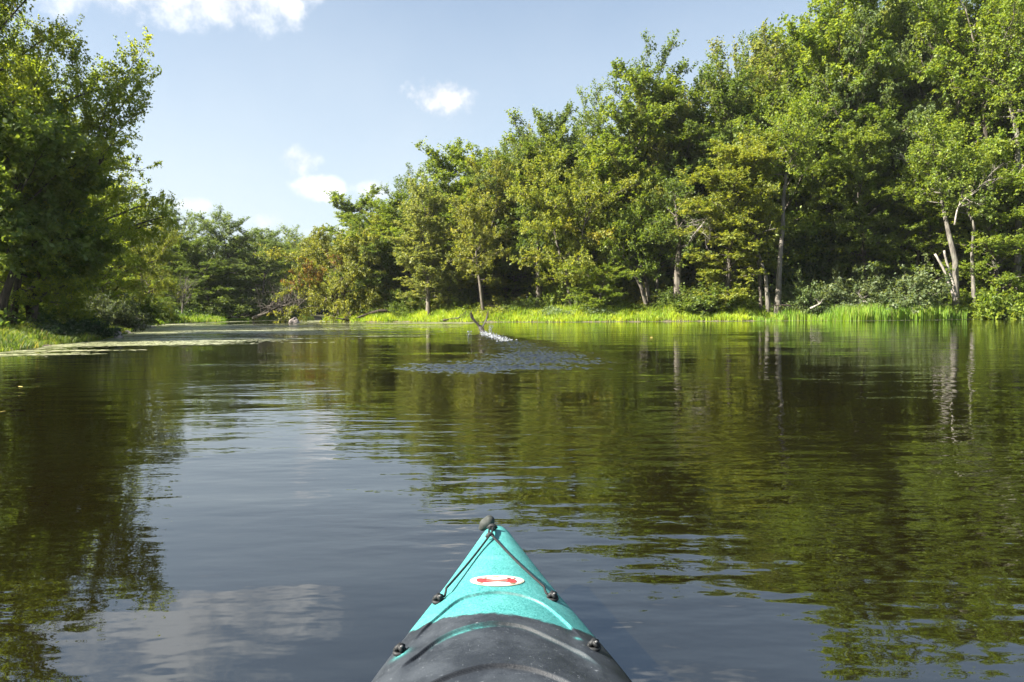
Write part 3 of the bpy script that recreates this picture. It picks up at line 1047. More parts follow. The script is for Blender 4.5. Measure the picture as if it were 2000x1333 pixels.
# shrubs
SHR = [
    (0, 1745, 500, 54.2, 210, (0.125, 0.165, 0.065), 'big rounded grey green shrub left of the broken snags'),
    (1, 1655, 530, 54.0, 140, (0.125, 0.160, 0.070), 'grey green shrub joined to the left side of the biggest shrub'),
    (1, 1575, 535, 54.4, 110, (0.11, 0.155, 0.05), 'rounded shrub behind the bright grass right of the curved trunk'),
    (2, 1385, 540, 56.0, 120, DRK, 'dark shrub in the shade left of the leaning pale trunk'),
    (3, 1945, 565, 53, 150, LIM, 'bright broad leaved bush on the shore at the right edge'),
    (1, 1920, 556, 53.5, 120, LIM, 'bright bush behind the shore bush at the right edge'),
    (0, 2030, 540, 55, 150, LIM, 'bush cut by the right edge of the photo'),
    (3, 1240, 592, 59, 110, MID, 'low leafy plants at the foot of the fanned stems'),
    (1, 1450, 570, 56, 80, MID, 'small shrub beside the dark slender trunk'),
    (3, 965, 598, 62, 90, YEL, 'low yellow green bush right of the bird above the shore'),
    (1, 790, 580, 68, 80, DRK, 'dark shrub behind the sedge right of the low dark maple'),
    (2, 905, 572, 65, 90, MID, 'shrub in the shade between thin trunks behind the driftwood'),
    (1, 1010, 575, 65, 100, DRK, 'dark shrub in the shade beside the thick black trunk'),
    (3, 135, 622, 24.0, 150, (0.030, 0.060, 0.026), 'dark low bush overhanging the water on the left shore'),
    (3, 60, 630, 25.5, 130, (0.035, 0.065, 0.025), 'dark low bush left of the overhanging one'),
    (0, 225, 560, 36, 110, (0.07, 0.095, 0.05), 'grey green bush on the left bank beyond the dark low bush'),
    (2, 175, 560, 33, 90, (0.065, 0.085, 0.045), 'greyish shrub behind the dark low bush'),
    (1, 120, 570, 30, 130, MID, 'leafy shrub under the big left maples'),
    (1, 20, 575, 30, 150, LIM, 'bright shrub behind the dark trunks at the left edge'),
    (2, 275, 560, 50, 90, DRK, 'dark shrub under the small sunlit yellow green tree'),
    (1, 320, 590, 66, 60, DRK, 'small dark shrub on the far left shore'),
]
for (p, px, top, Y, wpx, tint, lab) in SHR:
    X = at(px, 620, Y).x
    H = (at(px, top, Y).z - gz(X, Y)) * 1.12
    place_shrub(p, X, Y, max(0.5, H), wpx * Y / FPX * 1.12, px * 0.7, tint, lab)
for i in range(44):
    px = 660 + (2060 - 660) * (i + 0.5) / 44 + rng.uniform(-10, 10)
    Y = float(np.interp(px, [640, 1000, 1300, 1600, 2000], [72, 63, 57, 54.5, 57])) + rng.uniform(0.6, 5)
    X = at(px, 620, Y).x
    place_shrub(int(rng.integers(0, 3)), X, Y, rng.uniform(1.8, 4.6), rng.uniform(3.5, 6), px, [DRK, MID, OLV, BLU][i % 4],
                'shaded undergrowth shrub between the trunks of the right bank wood', group='undergrowth shrubs of the right bank wood')
for i in range(22):
    px = 250 + 20 * i
    Y = 88 + rng.uniform(0, 6) + (8 if px > 480 else 0)
    X = at(px, 620, Y).x
    if gz(X, Y) > 0:
        place_shrub(int(rng.integers(0, 3)), X, Y, rng.uniform(2.5, 4.5), rng.uniform(5, 8), px, BLU,
                    'dark shrub along the foot of the far shore trees', group='shrubs along the far shore')

# wood that reads as one mass behind everything
def leaf_mass(name, pts, n, leaf, tint, seed, hmin, hmax, thick, label):
    rng = np.random.default_rng(seed)
    P = np.array(pts, dtype=float)
    seg = np.linalg.norm(np.diff(P, axis=0), axis=1)
    cs = np.concatenate([[0], np.cumsum(seg)])
    s = rng.uniform(0, cs[-1], n)
    x = np.interp(s, cs, P[:, 0])
    y = np.interp(s, cs, P[:, 1])
    top = hmin + (hmax - hmin) * (0.5 + 0.3 * np.sin(s * 0.33) + 0.2 * np.sin(s * 0.9 + 2))
    z = rng.uniform(0, 1, n) ** 1.5 * top
    clump = np.sin(s * 1.7 + z * 1.3) * np.sin(z * 1.1 + s * 0.6)
    x = x + rng.normal(0, thick, n) + clump * thick
    y = y + rng.normal(0, thick, n) + clump * thick
    pos = np.stack([x, y, z + 0.2], 1)
    V, F, ti, au = leaf_cloud(pos, np.tile([0, 0, 1.0], (n, 1)), leaf, rng, np.clip(0.5 + 0.3 * clump + rng.normal(0, 0.15, n), 0, 1), np.zeros(n))
    o = obj(name, mk_mesh(name, V, F, M_LEAF, {'tint': ('FACE', ti), 'autumn': ('FACE', au)}))
    o.color = (*tint, 1)
    tag(o, label, 'foliage', kind='stuff')


leaf_mass('dense_wood', [(-18, 104), (-4, 96), (12, 88), (30, 84), (60, 82), (80, 60), (84, 20)], 50000, 0.75, (0.06, 0.10, 0.028), 7, 9, 13, 1.0,
          'solid mass of leaves closing the depth of the right bank wood')
leaf_mass('dense_wood', [(-15, 84), (-8, 76), (2, 70), (12, 64.5), (24, 61.5), (38, 61.5), (50, 60)], 110000, 0.26, (0.085, 0.13, 0.03), 10, 5, 10, 1.3,
          'mass of leafy young growth filling the gaps between the right bank trunks')
leaf_mass('dense_wood', [(-24, 150), (-50, 135), (-62, 110), (-55, 80), (-48, 60), (-42, 40), (-38, 15), (-40, -20)], 45000, 0.65, (0.06, 0.10, 0.03), 8, 8, 12, 1.0,
          'solid mass of leaves closing the depth of the left and far woods')


# ---------------------------------------------------------------- grasses, sedge, floating weed
def blades(name, n, xr, yr, dmin, dmax, hfun, wid, tint, seed, label, lean=0.25, cond=None, kind='stuff'):
    rng = np.random.default_rng(seed)
    X_, Y_ = rng.uniform(*xr, n * 6), rng.uniform(*yr, n * 6)
    P = np.stack([X_, Y_], 1)
    z, d = land_z(P)
    ok = (d > dmin) & (d < dmax)
    if cond is not None:
        ok &= cond(P)
    P, z, d = P[ok][:n], z[ok][:n], d[ok][:n]
    n = len(P)
    h = hfun(P, d, rng)
    th = rng.uniform(0, 6.283, n)
    w_ = wid * rng.uniform(0.6, 1.4, n)
    sd_ = np.stack([np.cos(th), np.sin(th), np.zeros(n)], 1)
    ln = rng.normal(0, lean, (n, 2)) * h[:, None]
    b = np.column_stack([P, np.maximum(z, -0.05)])
    mid = b + np.column_stack([ln * 0.35, h * 0.62])
    tip = b + np.column_stack([ln, h])
    V = np.stack([b - sd_ * w_[:, None] * 0.5, b + sd_ * w_[:, None] * 0.5, mid + sd_ * w_[:, None] * 0.42, mid - sd_ * w_[:, None] * 0.42, tip], 1).reshape(-1, 3)
    k = np.arange(n)[:, None] * 5
    F = np.stack([k + [0, 1, 2], k + [0, 2, 3], k + [3, 2, 4]], 1).reshape(-1, 3)
    pt = 0.5 + 0.28 * np.sin(P[:, 0] * 0.8 + P[:, 1]) * np.sin(P[:, 0] * 2.1) + rng.normal(0, 0.2, n)
    o = obj(name, mk_mesh(name, V, F, M_GRASS, {'tint': ('FACE', np.repeat(np.clip(pt, 0, 1), 3)), 'autumn': ('FACE', np.repeat((rng.uniform(0, 1, n) > 0.88) * 0.7, 3))}))
    o.color = (*tint, 1)
    tag(o, label, 'grass', kind=kind)
    return o


def tuft(P, k=1.0):
    return 0.5 + 0.5 * np.sin(P[:, 0] * 1.3 * k + 2 * np.sin(P[:, 1] * 0.7)) * np.sin(P[:, 1] * 1.1 * k + P[:, 0] * 0.4)


SEDGE = (0.27, 0.37, 0.022)
blades('sedge', 68000, (-22, 46), (48, 78), 0.08, 4.6, lambda P, d, r: (0.15 + 0.40 * tuft(P) * (0.6 + 0.4 * np.sin(P[:, 0] * 3.7)) + 0.15 * np.clip(d, 0, 3.5)) * r.uniform(0.5, 1.2, len(P)), 0.05,
       SEDGE, 1, 'bright yellow green sedge along the right bank at the water', 0.3)
blades('reeds', 9000, (18, 40), (49, 56), -0.5, 1.5, lambda P, d, r: r.uniform(0.5, 1.15, len(P)) * (0.25 + 0.75 * np.clip(1.6 * np.exp(-((P[:, 0] - 28) / 6.0) ** 2) + 0.35 * np.sin(P[:, 0] * 1.9), 0, 1)), 0.045,
       (0.19, 0.31, 0.028), 2, 'taller upright reeds in the shallow water before the big shrub', 0.10)
blades('shore_grass', 38000, (-20, -10), (12, 40), -0.05, 3.5, lambda P, d, r: (0.08 + 0.22 * tuft(P, 2)) * r.uniform(0.5, 1.2, len(P)), 0.022,
       (0.11, 0.165, 0.022), 3, 'short bright grass on the left shore under the maples', 0.4)
blades('shore_grass', 22000, (-45, -20), (40, 110), -0.05, 3.5, lambda P, d, r: (0.2 + 0.4 * tuft(P)) * r.uniform(0.5, 1.2, len(P)), 0.06,
       (0.16, 0.25, 0.022), 4, 'grass fringe along the far left shore', 0.3)


def weeds(name, xr, yr, dmin, dmax, n, leaf, tint, seed, label, hmax=0.6, cond=None):
    rng = np.random.default_rng(seed)
    P = np.stack([rng.uniform(*xr, n * 5), rng.uniform(*yr, n * 5)], 1)
    z, d = land_z(P)
    ok = (d > dmin) & (d < dmax)
    if cond is not None:
        ok &= cond(P)
    P, z = P[ok][:n], z[ok][:n]
    n = len(P)
    hh = (0.25 + 0.75 * tuft(P, 1.4)) * hmax
    pos = np.column_stack([P, z + hh * rng.uniform(0.2, 1, n)])
    V, F, ti, au = leaf_cloud(pos, np.tile([0, 0, 0.6], (n, 1)), leaf, rng, np.clip(rng.normal(0.5, 0.25, n), 0, 1), np.zeros(n), 1.2)
    o = obj(name, mk_mesh(name, V, F, M_LEAF, {'tint': ('FACE', ti), 'autumn': ('FACE', au)}))
    o.color = (*tint, 1)
    tag(o, label, 'plants', kind='stuff')


weeds('leafy_weeds', (-18, 46), (50, 76), 2.0, 6.5, 36000, 0.15, (0.10, 0.155, 0.022), 5, 'leafy weeds between the bright sedge and the trees', 0.9)
weeds('white_flowered_weeds', (1.5, 9), (55, 66), 1.4, 3.4, 6000, 0.12, (0.17, 0.23, 0.12), 6, 'paler frosted weeds on the bank right of the bird', 0.9)
weeds('undergrowth', (-48, -14), (14, 100), 1.5, 12, 42000, 0.18, (0.06, 0.10, 0.02), 9, 'low leafy undergrowth under the left bank trees', 1.3)


def weed_mat():
    m, t = new_mat('duckweed')
    at_ = t.n('ShaderNodeAttribute', attribute_name='tint')
    col = t.ramp(at_.outputs['Fac'], [(0.0, (0.12, 0.14, 0.045)), (0.5, (0.29, 0.31, 0.15)), (1.0, (0.48, 0.47, 0.31))])
    p = principled(t, col, 0.38, 0.6)
    out(t, p.outputs[0])
    return m


M_WEED = weed_mat()


def floaters(name, n, fn, size, seed, label, xr, yr, mult=12):
    rng = np.random.default_rng(seed)
    P = np.stack([rng.uniform(*xr, n * mult), rng.uniform(*yr, n * mult)], 1)
    d = bank_dist(P)
    pr = fn(P, d)
    ok = (d < 0.05) & (rng.uniform(0, 1, len(P)) < pr)
    P = P[ok][:n]
    n = len(P)
    th = rng.uniform(0, 6.28, n)[:, None] + np.arange(4)[None, :] / 4 * 6.283
    r = size * rng.uniform(0.5, 1.4, n)[:, None] * rng.uniform(0.7, 1.25, (n, 4))
    z = np.tile(0.004 + rng.uniform(0, 0.004, n)[:, None], (1, 4)) + np.abs(rng.normal(0, 0.0015, (n, 4)))
    V = np.stack([P[:, 0:1] + r * np.cos(th) * 1.15, P[:, 1:2] + r * np.sin(th), z], 2).reshape(-1, 3)
    F = np.arange(n * 4).reshape(-1, 4)
    o = obj(name, mk_mesh(name, V, F, M_WEED, {'tint': ('FACE', np.clip(rng.normal(0.55, 0.25, n), 0, 1))}))
    tag(o, label, 'duckweed', kind='stuff')
    return o


def streaks(P, sx, sy, ph):
    """wind drawn streaks"""
    v = np.zeros(len(P))
    for k in range(5):
        f = 1.7 ** k
        v += np.sin(P[:, 0] * sx * f + ph + 1.7 * np.sin(P[:, 1] * sy * 0.7 * f + k)) * np.sin(P[:, 1] * sy * f + ph * 2 + 1.3 * np.sin(P[:, 0] * sx * f * 0.8 + 2 * k)) / 1.35 ** k
    return v / 2.2


def f_left(P, d):
    # mats reach out from the left shore: full near the bank, broken streaks further out
    reach = np.interp(P[:, 1], [14, 18, 24, 32, 42, 60, 80], [2.6, 4.2, 9.0, 14.5, 17.0, 15.0, 9.0])
    e = 1 - (-d) / reach
    v = e * 1.15 + streaks(P, 0.24, 1.5, 0.4) * 1.25 - 0.45
    return np.clip(v * 2.2, 0, 1) * (P[:, 0] < -3)


floaters('duckweed', 68000, f_left, 0.06, 21, 'pale green duckweed mats floating off the left shore', (-30, -3), (13, 60))
floaters('duckweed', 16000, lambda P, d: np.clip(1.3 + d / 0.9 + streaks(P, 0.5, 1.2, 2.0) * 0.5, 0, 1), 0.08, 22, 'thin line of pale duckweed along the right bank waterline',
         (-22, 46), (48, 72), 30)
floaters('duckweed', 5000, lambda P, d: np.clip((streaks(P, 0.4, 1.1, 4.0) - 0.62) * 4, 0, 1) * (d > -9), 0.07, 23, 'small broken duckweed patches off the sedge left of the bird',
         (-18, -3), (36, 66))
floaters('duckweed', 9000, lambda P, d: np.clip(0.8 + d / 4 + streaks(P, 0.4, 0.8, 1.0) * 0.6, 0, 1), 0.13, 24, 'pale duckweed along the far shore at the bend',
         (-40, -18), (58, 104))


# ---------------------------------------------------------------- rocks
def rock(px, py, w_, h_, seed, label, Y=None):
    bm = bmesh.new()
    bmesh.ops.create_icosphere(bm, subdivisions=4, radius=1.0)
    for v in bm.verts:
        c = v.co.copy()
        n1 = noise.noise(c * 1.3 + Vector((seed, 0, 0)))
        n2 = noise.noise(c * 3.5 + Vector((0, seed, 0)))
        v.co = c * (1 + 0.28 * n1 + 0.10 * n2)
        if v.co.z > 0:
            v.co.x *= 1 - 0.35 * v.co.z
        v.co.x *= w_ / 2
        v.co.y *= w_ / 2 * 0.8
        v.co.z *= h_
    me = bpy.data.meshes.new('rock')
    bm.to_mesh(me)
    bm.free()
    me.materials.append(M_ROCK)
    for p in me.polygons:
        p.use_smooth = True
    g = unproj(px, py)
    o = obj('boulder', me, loc=(g.x, g.y, 0.0))
    tag(o, label, 'rock')


rock(575, 632.5, 1.05, 0.52, 3.1, 'tan pointed boulder standing in open water at the bend')
rock(231, 661, 0.34, 0.30, 5.7, 'dark pointed rock in the weed off the dark bush')
rock(212, 650, 0.50, 0.24, 8.2, 'low dark rock just behind the pointed rock')
rock(286, 640.5, 1.1, 0.20, 9.9, 'flat grey rock at the left shoreline beyond the grass')
rock(247, 652, 0.5, 0.16, 2.2, 'small pale flat rock right of the dark pointed rock')
rock(1655, 612, 1.2, 0.5, 4.2, 'brown earthy rock in the grass under the big shrub')

# a few single leaves afloat
def leaf_mesh():
    V = [(0, 0, 0), (0.4, 0.3, 0.03), (1, 0, 0.10), (0.4, -0.3, 0.03), (0.7, 0.22, 0.07), (0.7, -0.22, 0.07)]
    V = np.array(V) - [0.5, 0, 0]
    return mk_mesh('leaf', V * 0.06, [[0, 3, 1], [3, 5, 1], [5, 4, 1], [5, 2, 4]], simple_mat('fallen_leaf', (0.42, 0.33, 0.08), 0.5, nscale=60))


LM = leaf_mesh()
for i, (px, py, sc, lab) in enumerate([(5, 806, 1.1, 'yellow leaf afloat at the left edge of the photo'), (1272, 660, 2.6, 'tan leaf afloat on dark water right of the bird'),
                                       (40, 757, 1.3, 'pale leaf afloat near the left edge below the duckweed'), (860, 661, 2.0, 'tiny leaf afloat left of the bird'),
                                       (1500, 668, 2.0, 'tiny leaf afloat on the reflections at the right')]):
    g = unproj(px, py)
    o = obj('floating_leaf', LM, loc=(g.x, g.y, 0.006))
    o.scale = (sc,) * 3
    o.rotation_euler = (0, 0, i * 1.3)
    tag(o, lab, 'leaf')


# ---------------------------------------------------------------- the bird taking off
def bird():
    BX, BY = unproj(941, 652).x, unproj(941, 652).y
    root = empty('waterbird', (BX, BY, 0.0))
    tag(root, 'dark waterbird taking off with both wings raised above its splash', 'bird')
    bm = bmesh.new()

    def loft(secs, n=14, closed=True):
        rings = []
        for (c, a, b, ra, rb) in secs:
            c, a, b = Vector(c), Vector(a).normalized(), Vector(b).normalized()
            rings.append([bm.verts.new(c + a * ra * math.cos(2 * math.pi * k / n) + b * rb * math.sin(2 * math.pi * k / n)) for k in range(n)])
        for r1, r2 in zip(rings, rings[1:]):
            for k in range(n):
                bm.faces.new((r1[k], r1[(k + 1) % n], r2[(k + 1) % n], r2[k]))
        bm.faces.new(rings[0][::-1])
        bm.faces.new(rings[-1])
    # body runs away from the camera and to the left, tail toward us near the water
    ax = (1, 0.25, 0)
    up = (0, 0, 1)
    loft([((0.10, -0.34, 0.03), ax, up, 0.05, 0.012), ((0.06, -0.22, 0.07), ax, up, 0.075, 0.03), ((0.02, -0.08, 0.13), ax, up, 0.095, 0.085),
          ((-0.02, 0.06, 0.19), ax, up, 0.105, 0.10), ((-0.06, 0.18, 0.25), ax, up, 0.085, 0.085), ((-0.09, 0.27, 0.30), ax, up, 0.05, 0.05),
          ((-0.12, 0.36, 0.33), ax, up, 0.03, 0.03), ((-0.15, 0.48, 0.34), ax, up, 0.025, 0.025), ((-0.17, 0.57, 0.35), ax, up, 0.034, 0.034),
          ((-0.18, 0.62, 0.35), ax, up, 0.026, 0.026), ((-0.19, 0.68, 0.345), ax, up, 0.012, 0.01), ((-0.20, 0.75, 0.34), ax, up, 0.006, 0.006)])
    # wings: chord direction mostly along flight, thin across
    def wing(pts, ch):
        for i, (p, c) in enumerate(zip(pts, ch)):
            pass
        secs = []
        for i, (p, (cv, cw, th)) in enumerate(zip(pts, ch)):
            p = Vector(p)
            nxt = Vector(pts[min(i + 1, len(pts) - 1)])
            prv = Vector(pts[max(i - 1, 0)])
            tan = (nxt - prv).normalized()
            cv = Vector(cv).normalized()
            nrm = tan.cross(cv).normalized()
            secs.append((p - cv * cw * 0.35, cv, nrm, cw * 0.64, th * 0.75))
        loft(secs, 12)
    cv = (0.45, -0.9, 0.0)
    wing([(-0.03, 0.10, 0.22), (-0.16, 0.10, 0.40), (-0.27, 0.11, 0.52), (-0.35, 0.10, 0.66), (-0.40, 0.08, 0.80), (-0.42, 0.05, 0.90)],
         [(cv, 0.20, 0.05), (cv, 0.21, 0.035), (cv, 0.22, 0.028), ((0.5, -0.8, 0.2), 0.21, 0.022), ((0.4, -0.7, 0.4), 0.15, 0.018), ((0.3, -0.6, 0.6), 0.05, 0.014)])
    cv2 = (0.15, -1.0, 0.0)
    wing([(0.03, 0.10, 0.22), (0.10, 0.12, 0.40), (0.17, 0.15, 0.54), (0.22, 0.16, 0.68), (0.25, 0.16, 0.80), (0.26, 0.14, 0.90)],
         [(cv2, 0.20, 0.05), (cv2, 0.20, 0.035), (cv2, 0.20, 0.028), ((0.3, -1, 0.1), 0.20, 0.022), ((0.35, -0.9, 0.3), 0.15, 0.018), ((0.3, -0.8, 0.5), 0.05, 0.014)])
    # separated flight feathers at the wing tips
    for (bx, by, bz, s) in ((-0.36, 0.05, 0.68, -1), (0.22, 0.10, 0.70, 1)):
        for k in range(5):
            a = 0.12 + 0.16 * k
            d = Vector((s * 0.25 - s * 0.05 * k, -0.25 - 0.18 * k, 1.0 - 0.13 * k)).normalized()
            c0 = Vector((bx, by - 0.03 * k, bz - 0.04 * k))
            loft([(c0, (0.3, -1, 0), (1, 0.3, 0), 0.020, 0.010), (c0 + d * 0.16, (0.3, -1, 0), (1, 0.3, 0), 0.018, 0.009), (c0 + d * 0.24, (0.3, -1, 0), (1, 0.3, 0), 0.008, 0.008)], 8)
    me = bpy.data.meshes.new('body')
    bmesh.ops.recalc_face_normals(bm, faces=bm.faces)
    bm.to_mesh(me)
    bm.free()
    m, t = new_mat('dark_plumage')
    tcn = t.n('ShaderNodeTexCoord')
    n1 = t.noise(tcn.outputs['Object'], 14, 5, 0.6)
    wv_ = t.n('ShaderNodeTexWave')
    wv_.inputs['Scale'].default_value = 9
    wv_.inputs['Distortion'].default_value = 3
    t.l(tcn.outputs['Object'], wv_.inputs[0])
    col = t.mix(t.mapr(n1, 0.35, 0.7), C(0.012, 0.011, 0.010), C(0.075, 0.06, 0.045))
    p = principled(t, col, 0.45, 0.4, wv_.outputs['Fac'], 0.004, 0.6)
    out(t, p.outputs[0])
    me.materials.append(m)
    o = obj('body', me, root)
    md = o.modifiers.new('join', 'REMESH')
    md.mode = 'VOXEL'
    md.voxel_size = 0.011
    md.use_smooth_shade = True
    return BX, BY


BX, BY = bird()


def drops():
    rng = np.random.default_rng(77)
    bm = bmesh.new()
    ico = bmesh.new()
    bmesh.ops.create_icosphere(ico, subdivisions=1, radius=1.0)
    iv = np.array([v.co[:] for v in ico.verts])
    itf = np.array([[v.index for v in f.verts] for f in ico.faces])
    ico.free()
    bm.free()
    V, F = [], []
    k = 0
    # spray: from the bird down the track of its feet, to the right and toward us
    n = 480
    for i in range(n):
        u = rng.uniform(0, 1) ** 1.4
        px = 942 + u * 50 + rng.normal(0, 4 + 5 * u)
        py = 652 + u * 15 + rng.normal(0, 1.1)
        g = unproj(px, py)
        hh = abs(rng.normal(0, 0.055 * (1.2 - u)))
        r = rng.uniform(0.004, 0.015) * (1.2 if hh < 0.05 else 0.8)
        sc = np.array([r * rng.uniform(1, 2.4), r * rng.uniform(1, 2), r * rng.uniform(0.6, 1.6)])
        V.append(iv * sc * (1 + rng.normal(0, 0.15, iv.shape)) + [g.x, g.y, hh + 0.004])
        F.append(itf + k)
        k += len(iv)
    for i in range(60):   # jet beside the body and small splash to the left
        c = unproj(957, 651) if i < 40 else unproj(916, 654)
        h = rng.uniform(0, 1) ** 1.3 * (0.30 if i < 40 else 0.12)
        r = rng.uniform(0.006, 0.016)
        V.append(iv * [r, r, r * 2] + [c.x + rng.normal(0, 0.05) + h * 0.2, c.y + rng.normal(0, 0.05), h])
        F.append(itf + k)
        k += len(iv)
    m, t = new_mat('splash_foam')
    p = principled(t, C(0.50, 0.53, 0.56), 0.12, 0.6)
    p.inputs['Transmission Weight'].default_value = 0.45
    p.inputs['IOR'].default_value = 1.33
    out(t, p.outputs[0])
    o = obj('splash', mk_mesh('splash', np.concatenate(V), np.concatenate(F), m, smooth=True))
    tag(o, 'white splash and spray kicked up beside the bird', 'splash', kind='stuff')


drops()

# ---------------------------------------------------------------- the kayak
TIP = Vector((-0.052, 2.115, 0.0))
YAW = 0.0015
S_K = [0, .02, .05, .14, .28, .48, .70, .87, 1.2, 1.7, 2.2, 2.8, 3.3, 3.55, 3.6]
HW = [.010, .022, .032, .054, .088, .138, .195, .236, .285, .34, .335, .25, .11, .03, .01]
CRN = [.004, .008, .014, .020, .032, .048, .066, .078, .095, .10, .08, .06, .03, .012, .004]
EDG = [.210, .212, .213, .212, .208, .202, .199, .198, .195, .19, .19, .20, .22, .235, .24]


def axis_x(s):
    return TIP.x + 0.031 * s


def smoothcurve(xs, ys, q):
    """monotone-ish cubic through the knots"""
    xs, ys = np.array(xs, float), np.array(ys, float)
    m = np.gradient(ys, xs)
    q = np.asarray(q, float)
    i = np.clip(np.searchsorted(xs, q) - 1, 0, len(xs) - 2)
    h = xs[i + 1] - xs[i]
    t = np.clip((q - xs[i]) / h, 0, 1)
    return (2 * t**3 - 3 * t**2 + 1) * ys[i] + (t**3 - 2 * t**2 + t) * h * m[i] + (-2 * t**3 + 3 * t**2) * ys[i + 1] + (t**3 - t**2) * h * m[i + 1]


def deck_base(x, y):
    s = np.clip(TIP.y - y, 0, 3.6)
    hw = smoothcurve(S_K, HW, s)
    u = np.clip(np.abs((x - axis_x(s)) / hw), 0, 1)
    z = smoothcurve(S_K, EDG, s) + smoothcurve(S_K, CRN, s) * (1 - u ** 2.3)
    z = z - 0.012 * np.clip((u - 0.9) / 0.1, 0, 1) ** 2 * np.clip(hw / 0.1, 0.2, 1)
    return z


def on_deck(px, py):
    z = 0.24
    for _ in range(25):
        g = unproj(px, py, z)
        z = 0.5 * z + 0.5 * float(deck_base(g.x, g.y))
    return np.array([g.x, g.y, z])


ARC1 = [(797, 1266), (826, 1229), (860, 1198), (896, 1170), (938, 1158), (972, 1155), (1022, 1162), (1064, 1180), (1103, 1212), (1140, 1250)]
ARC2 = [(773, 1313), (812, 1277), (857, 1243), (913, 1221), (969, 1213), (1022, 1219), (1078, 1242), (1134, 1271), (1176, 1303)]
ARC3 = [(800, 1352), (832, 1333), (896, 1306), (966, 1293), (1036, 1299), (1106, 1324), (1150, 1350)]
arcs = []
for A in (ARC1, ARC2, ARC3):
    arcs.append(np.array([on_deck(*p)[:2] for p in A]))


def arc_inside(x, y, A):
    """signed depth behind the arc in plan (m), positive inside"""
    xs, ys = A[:, 0], A[:, 1]
    best = np.full(x.shape, 1e9)
    # dense smooth curve
    t = np.linspace(0, len(xs) - 1, 60)
    cx = smoothcurve(np.arange(len(xs)), xs, t)
    cy = smoothcurve(np.arange(len(xs)), ys, t)
    for a, b in zip(np.column_stack([cx, cy])[:-1], np.column_stack([cx, cy])[1:]):
        ab = b - a
        tt = np.clip(((x - a[0]) * ab[0] + (y - a[1]) * ab[1]) / (ab @ ab), 0, 1)
        best = np.minimum(best, np.hypot(x - a[0] - tt * ab[0], y - a[1] - tt * ab[1]))
    o = np.argsort(cx)
    yy = np.interp(x, cx[o], cy[o], left=-9, right=-9)
    return np.where(y < yy, best, -best)


def sstep(v, a, b):
    t = np.clip((v - a) / (b - a), 0, 1)
    return t * t * (3 - 2 * t)


def deck_z(x, y):
    z = deck_base(x, y)
    for A, dep, fade in ((arcs[0], 0.0062, 0.12), (arcs[1], 0.0070, 0.16), (arcs[2], 0.0075, 0.20)):
        d = arc_inside(x, y, A)
        xc, xh = (A[:, 0].min() + A[:, 0].max()) / 2, (A[:, 0].max() - A[:, 0].min()) / 2
        dep = dep * (1 - 0.999 * sstep(np.abs(x - xc) / xh, 0.82, 1.0))
        z = z - dep * sstep(d, -0.0004, 0.0030) * np.exp(-np.maximum(d, 0) / fade)
        z = z + dep * 0.05 * np.exp(-(np.minimum(d, 0) / 0.012) ** 2)
    return z


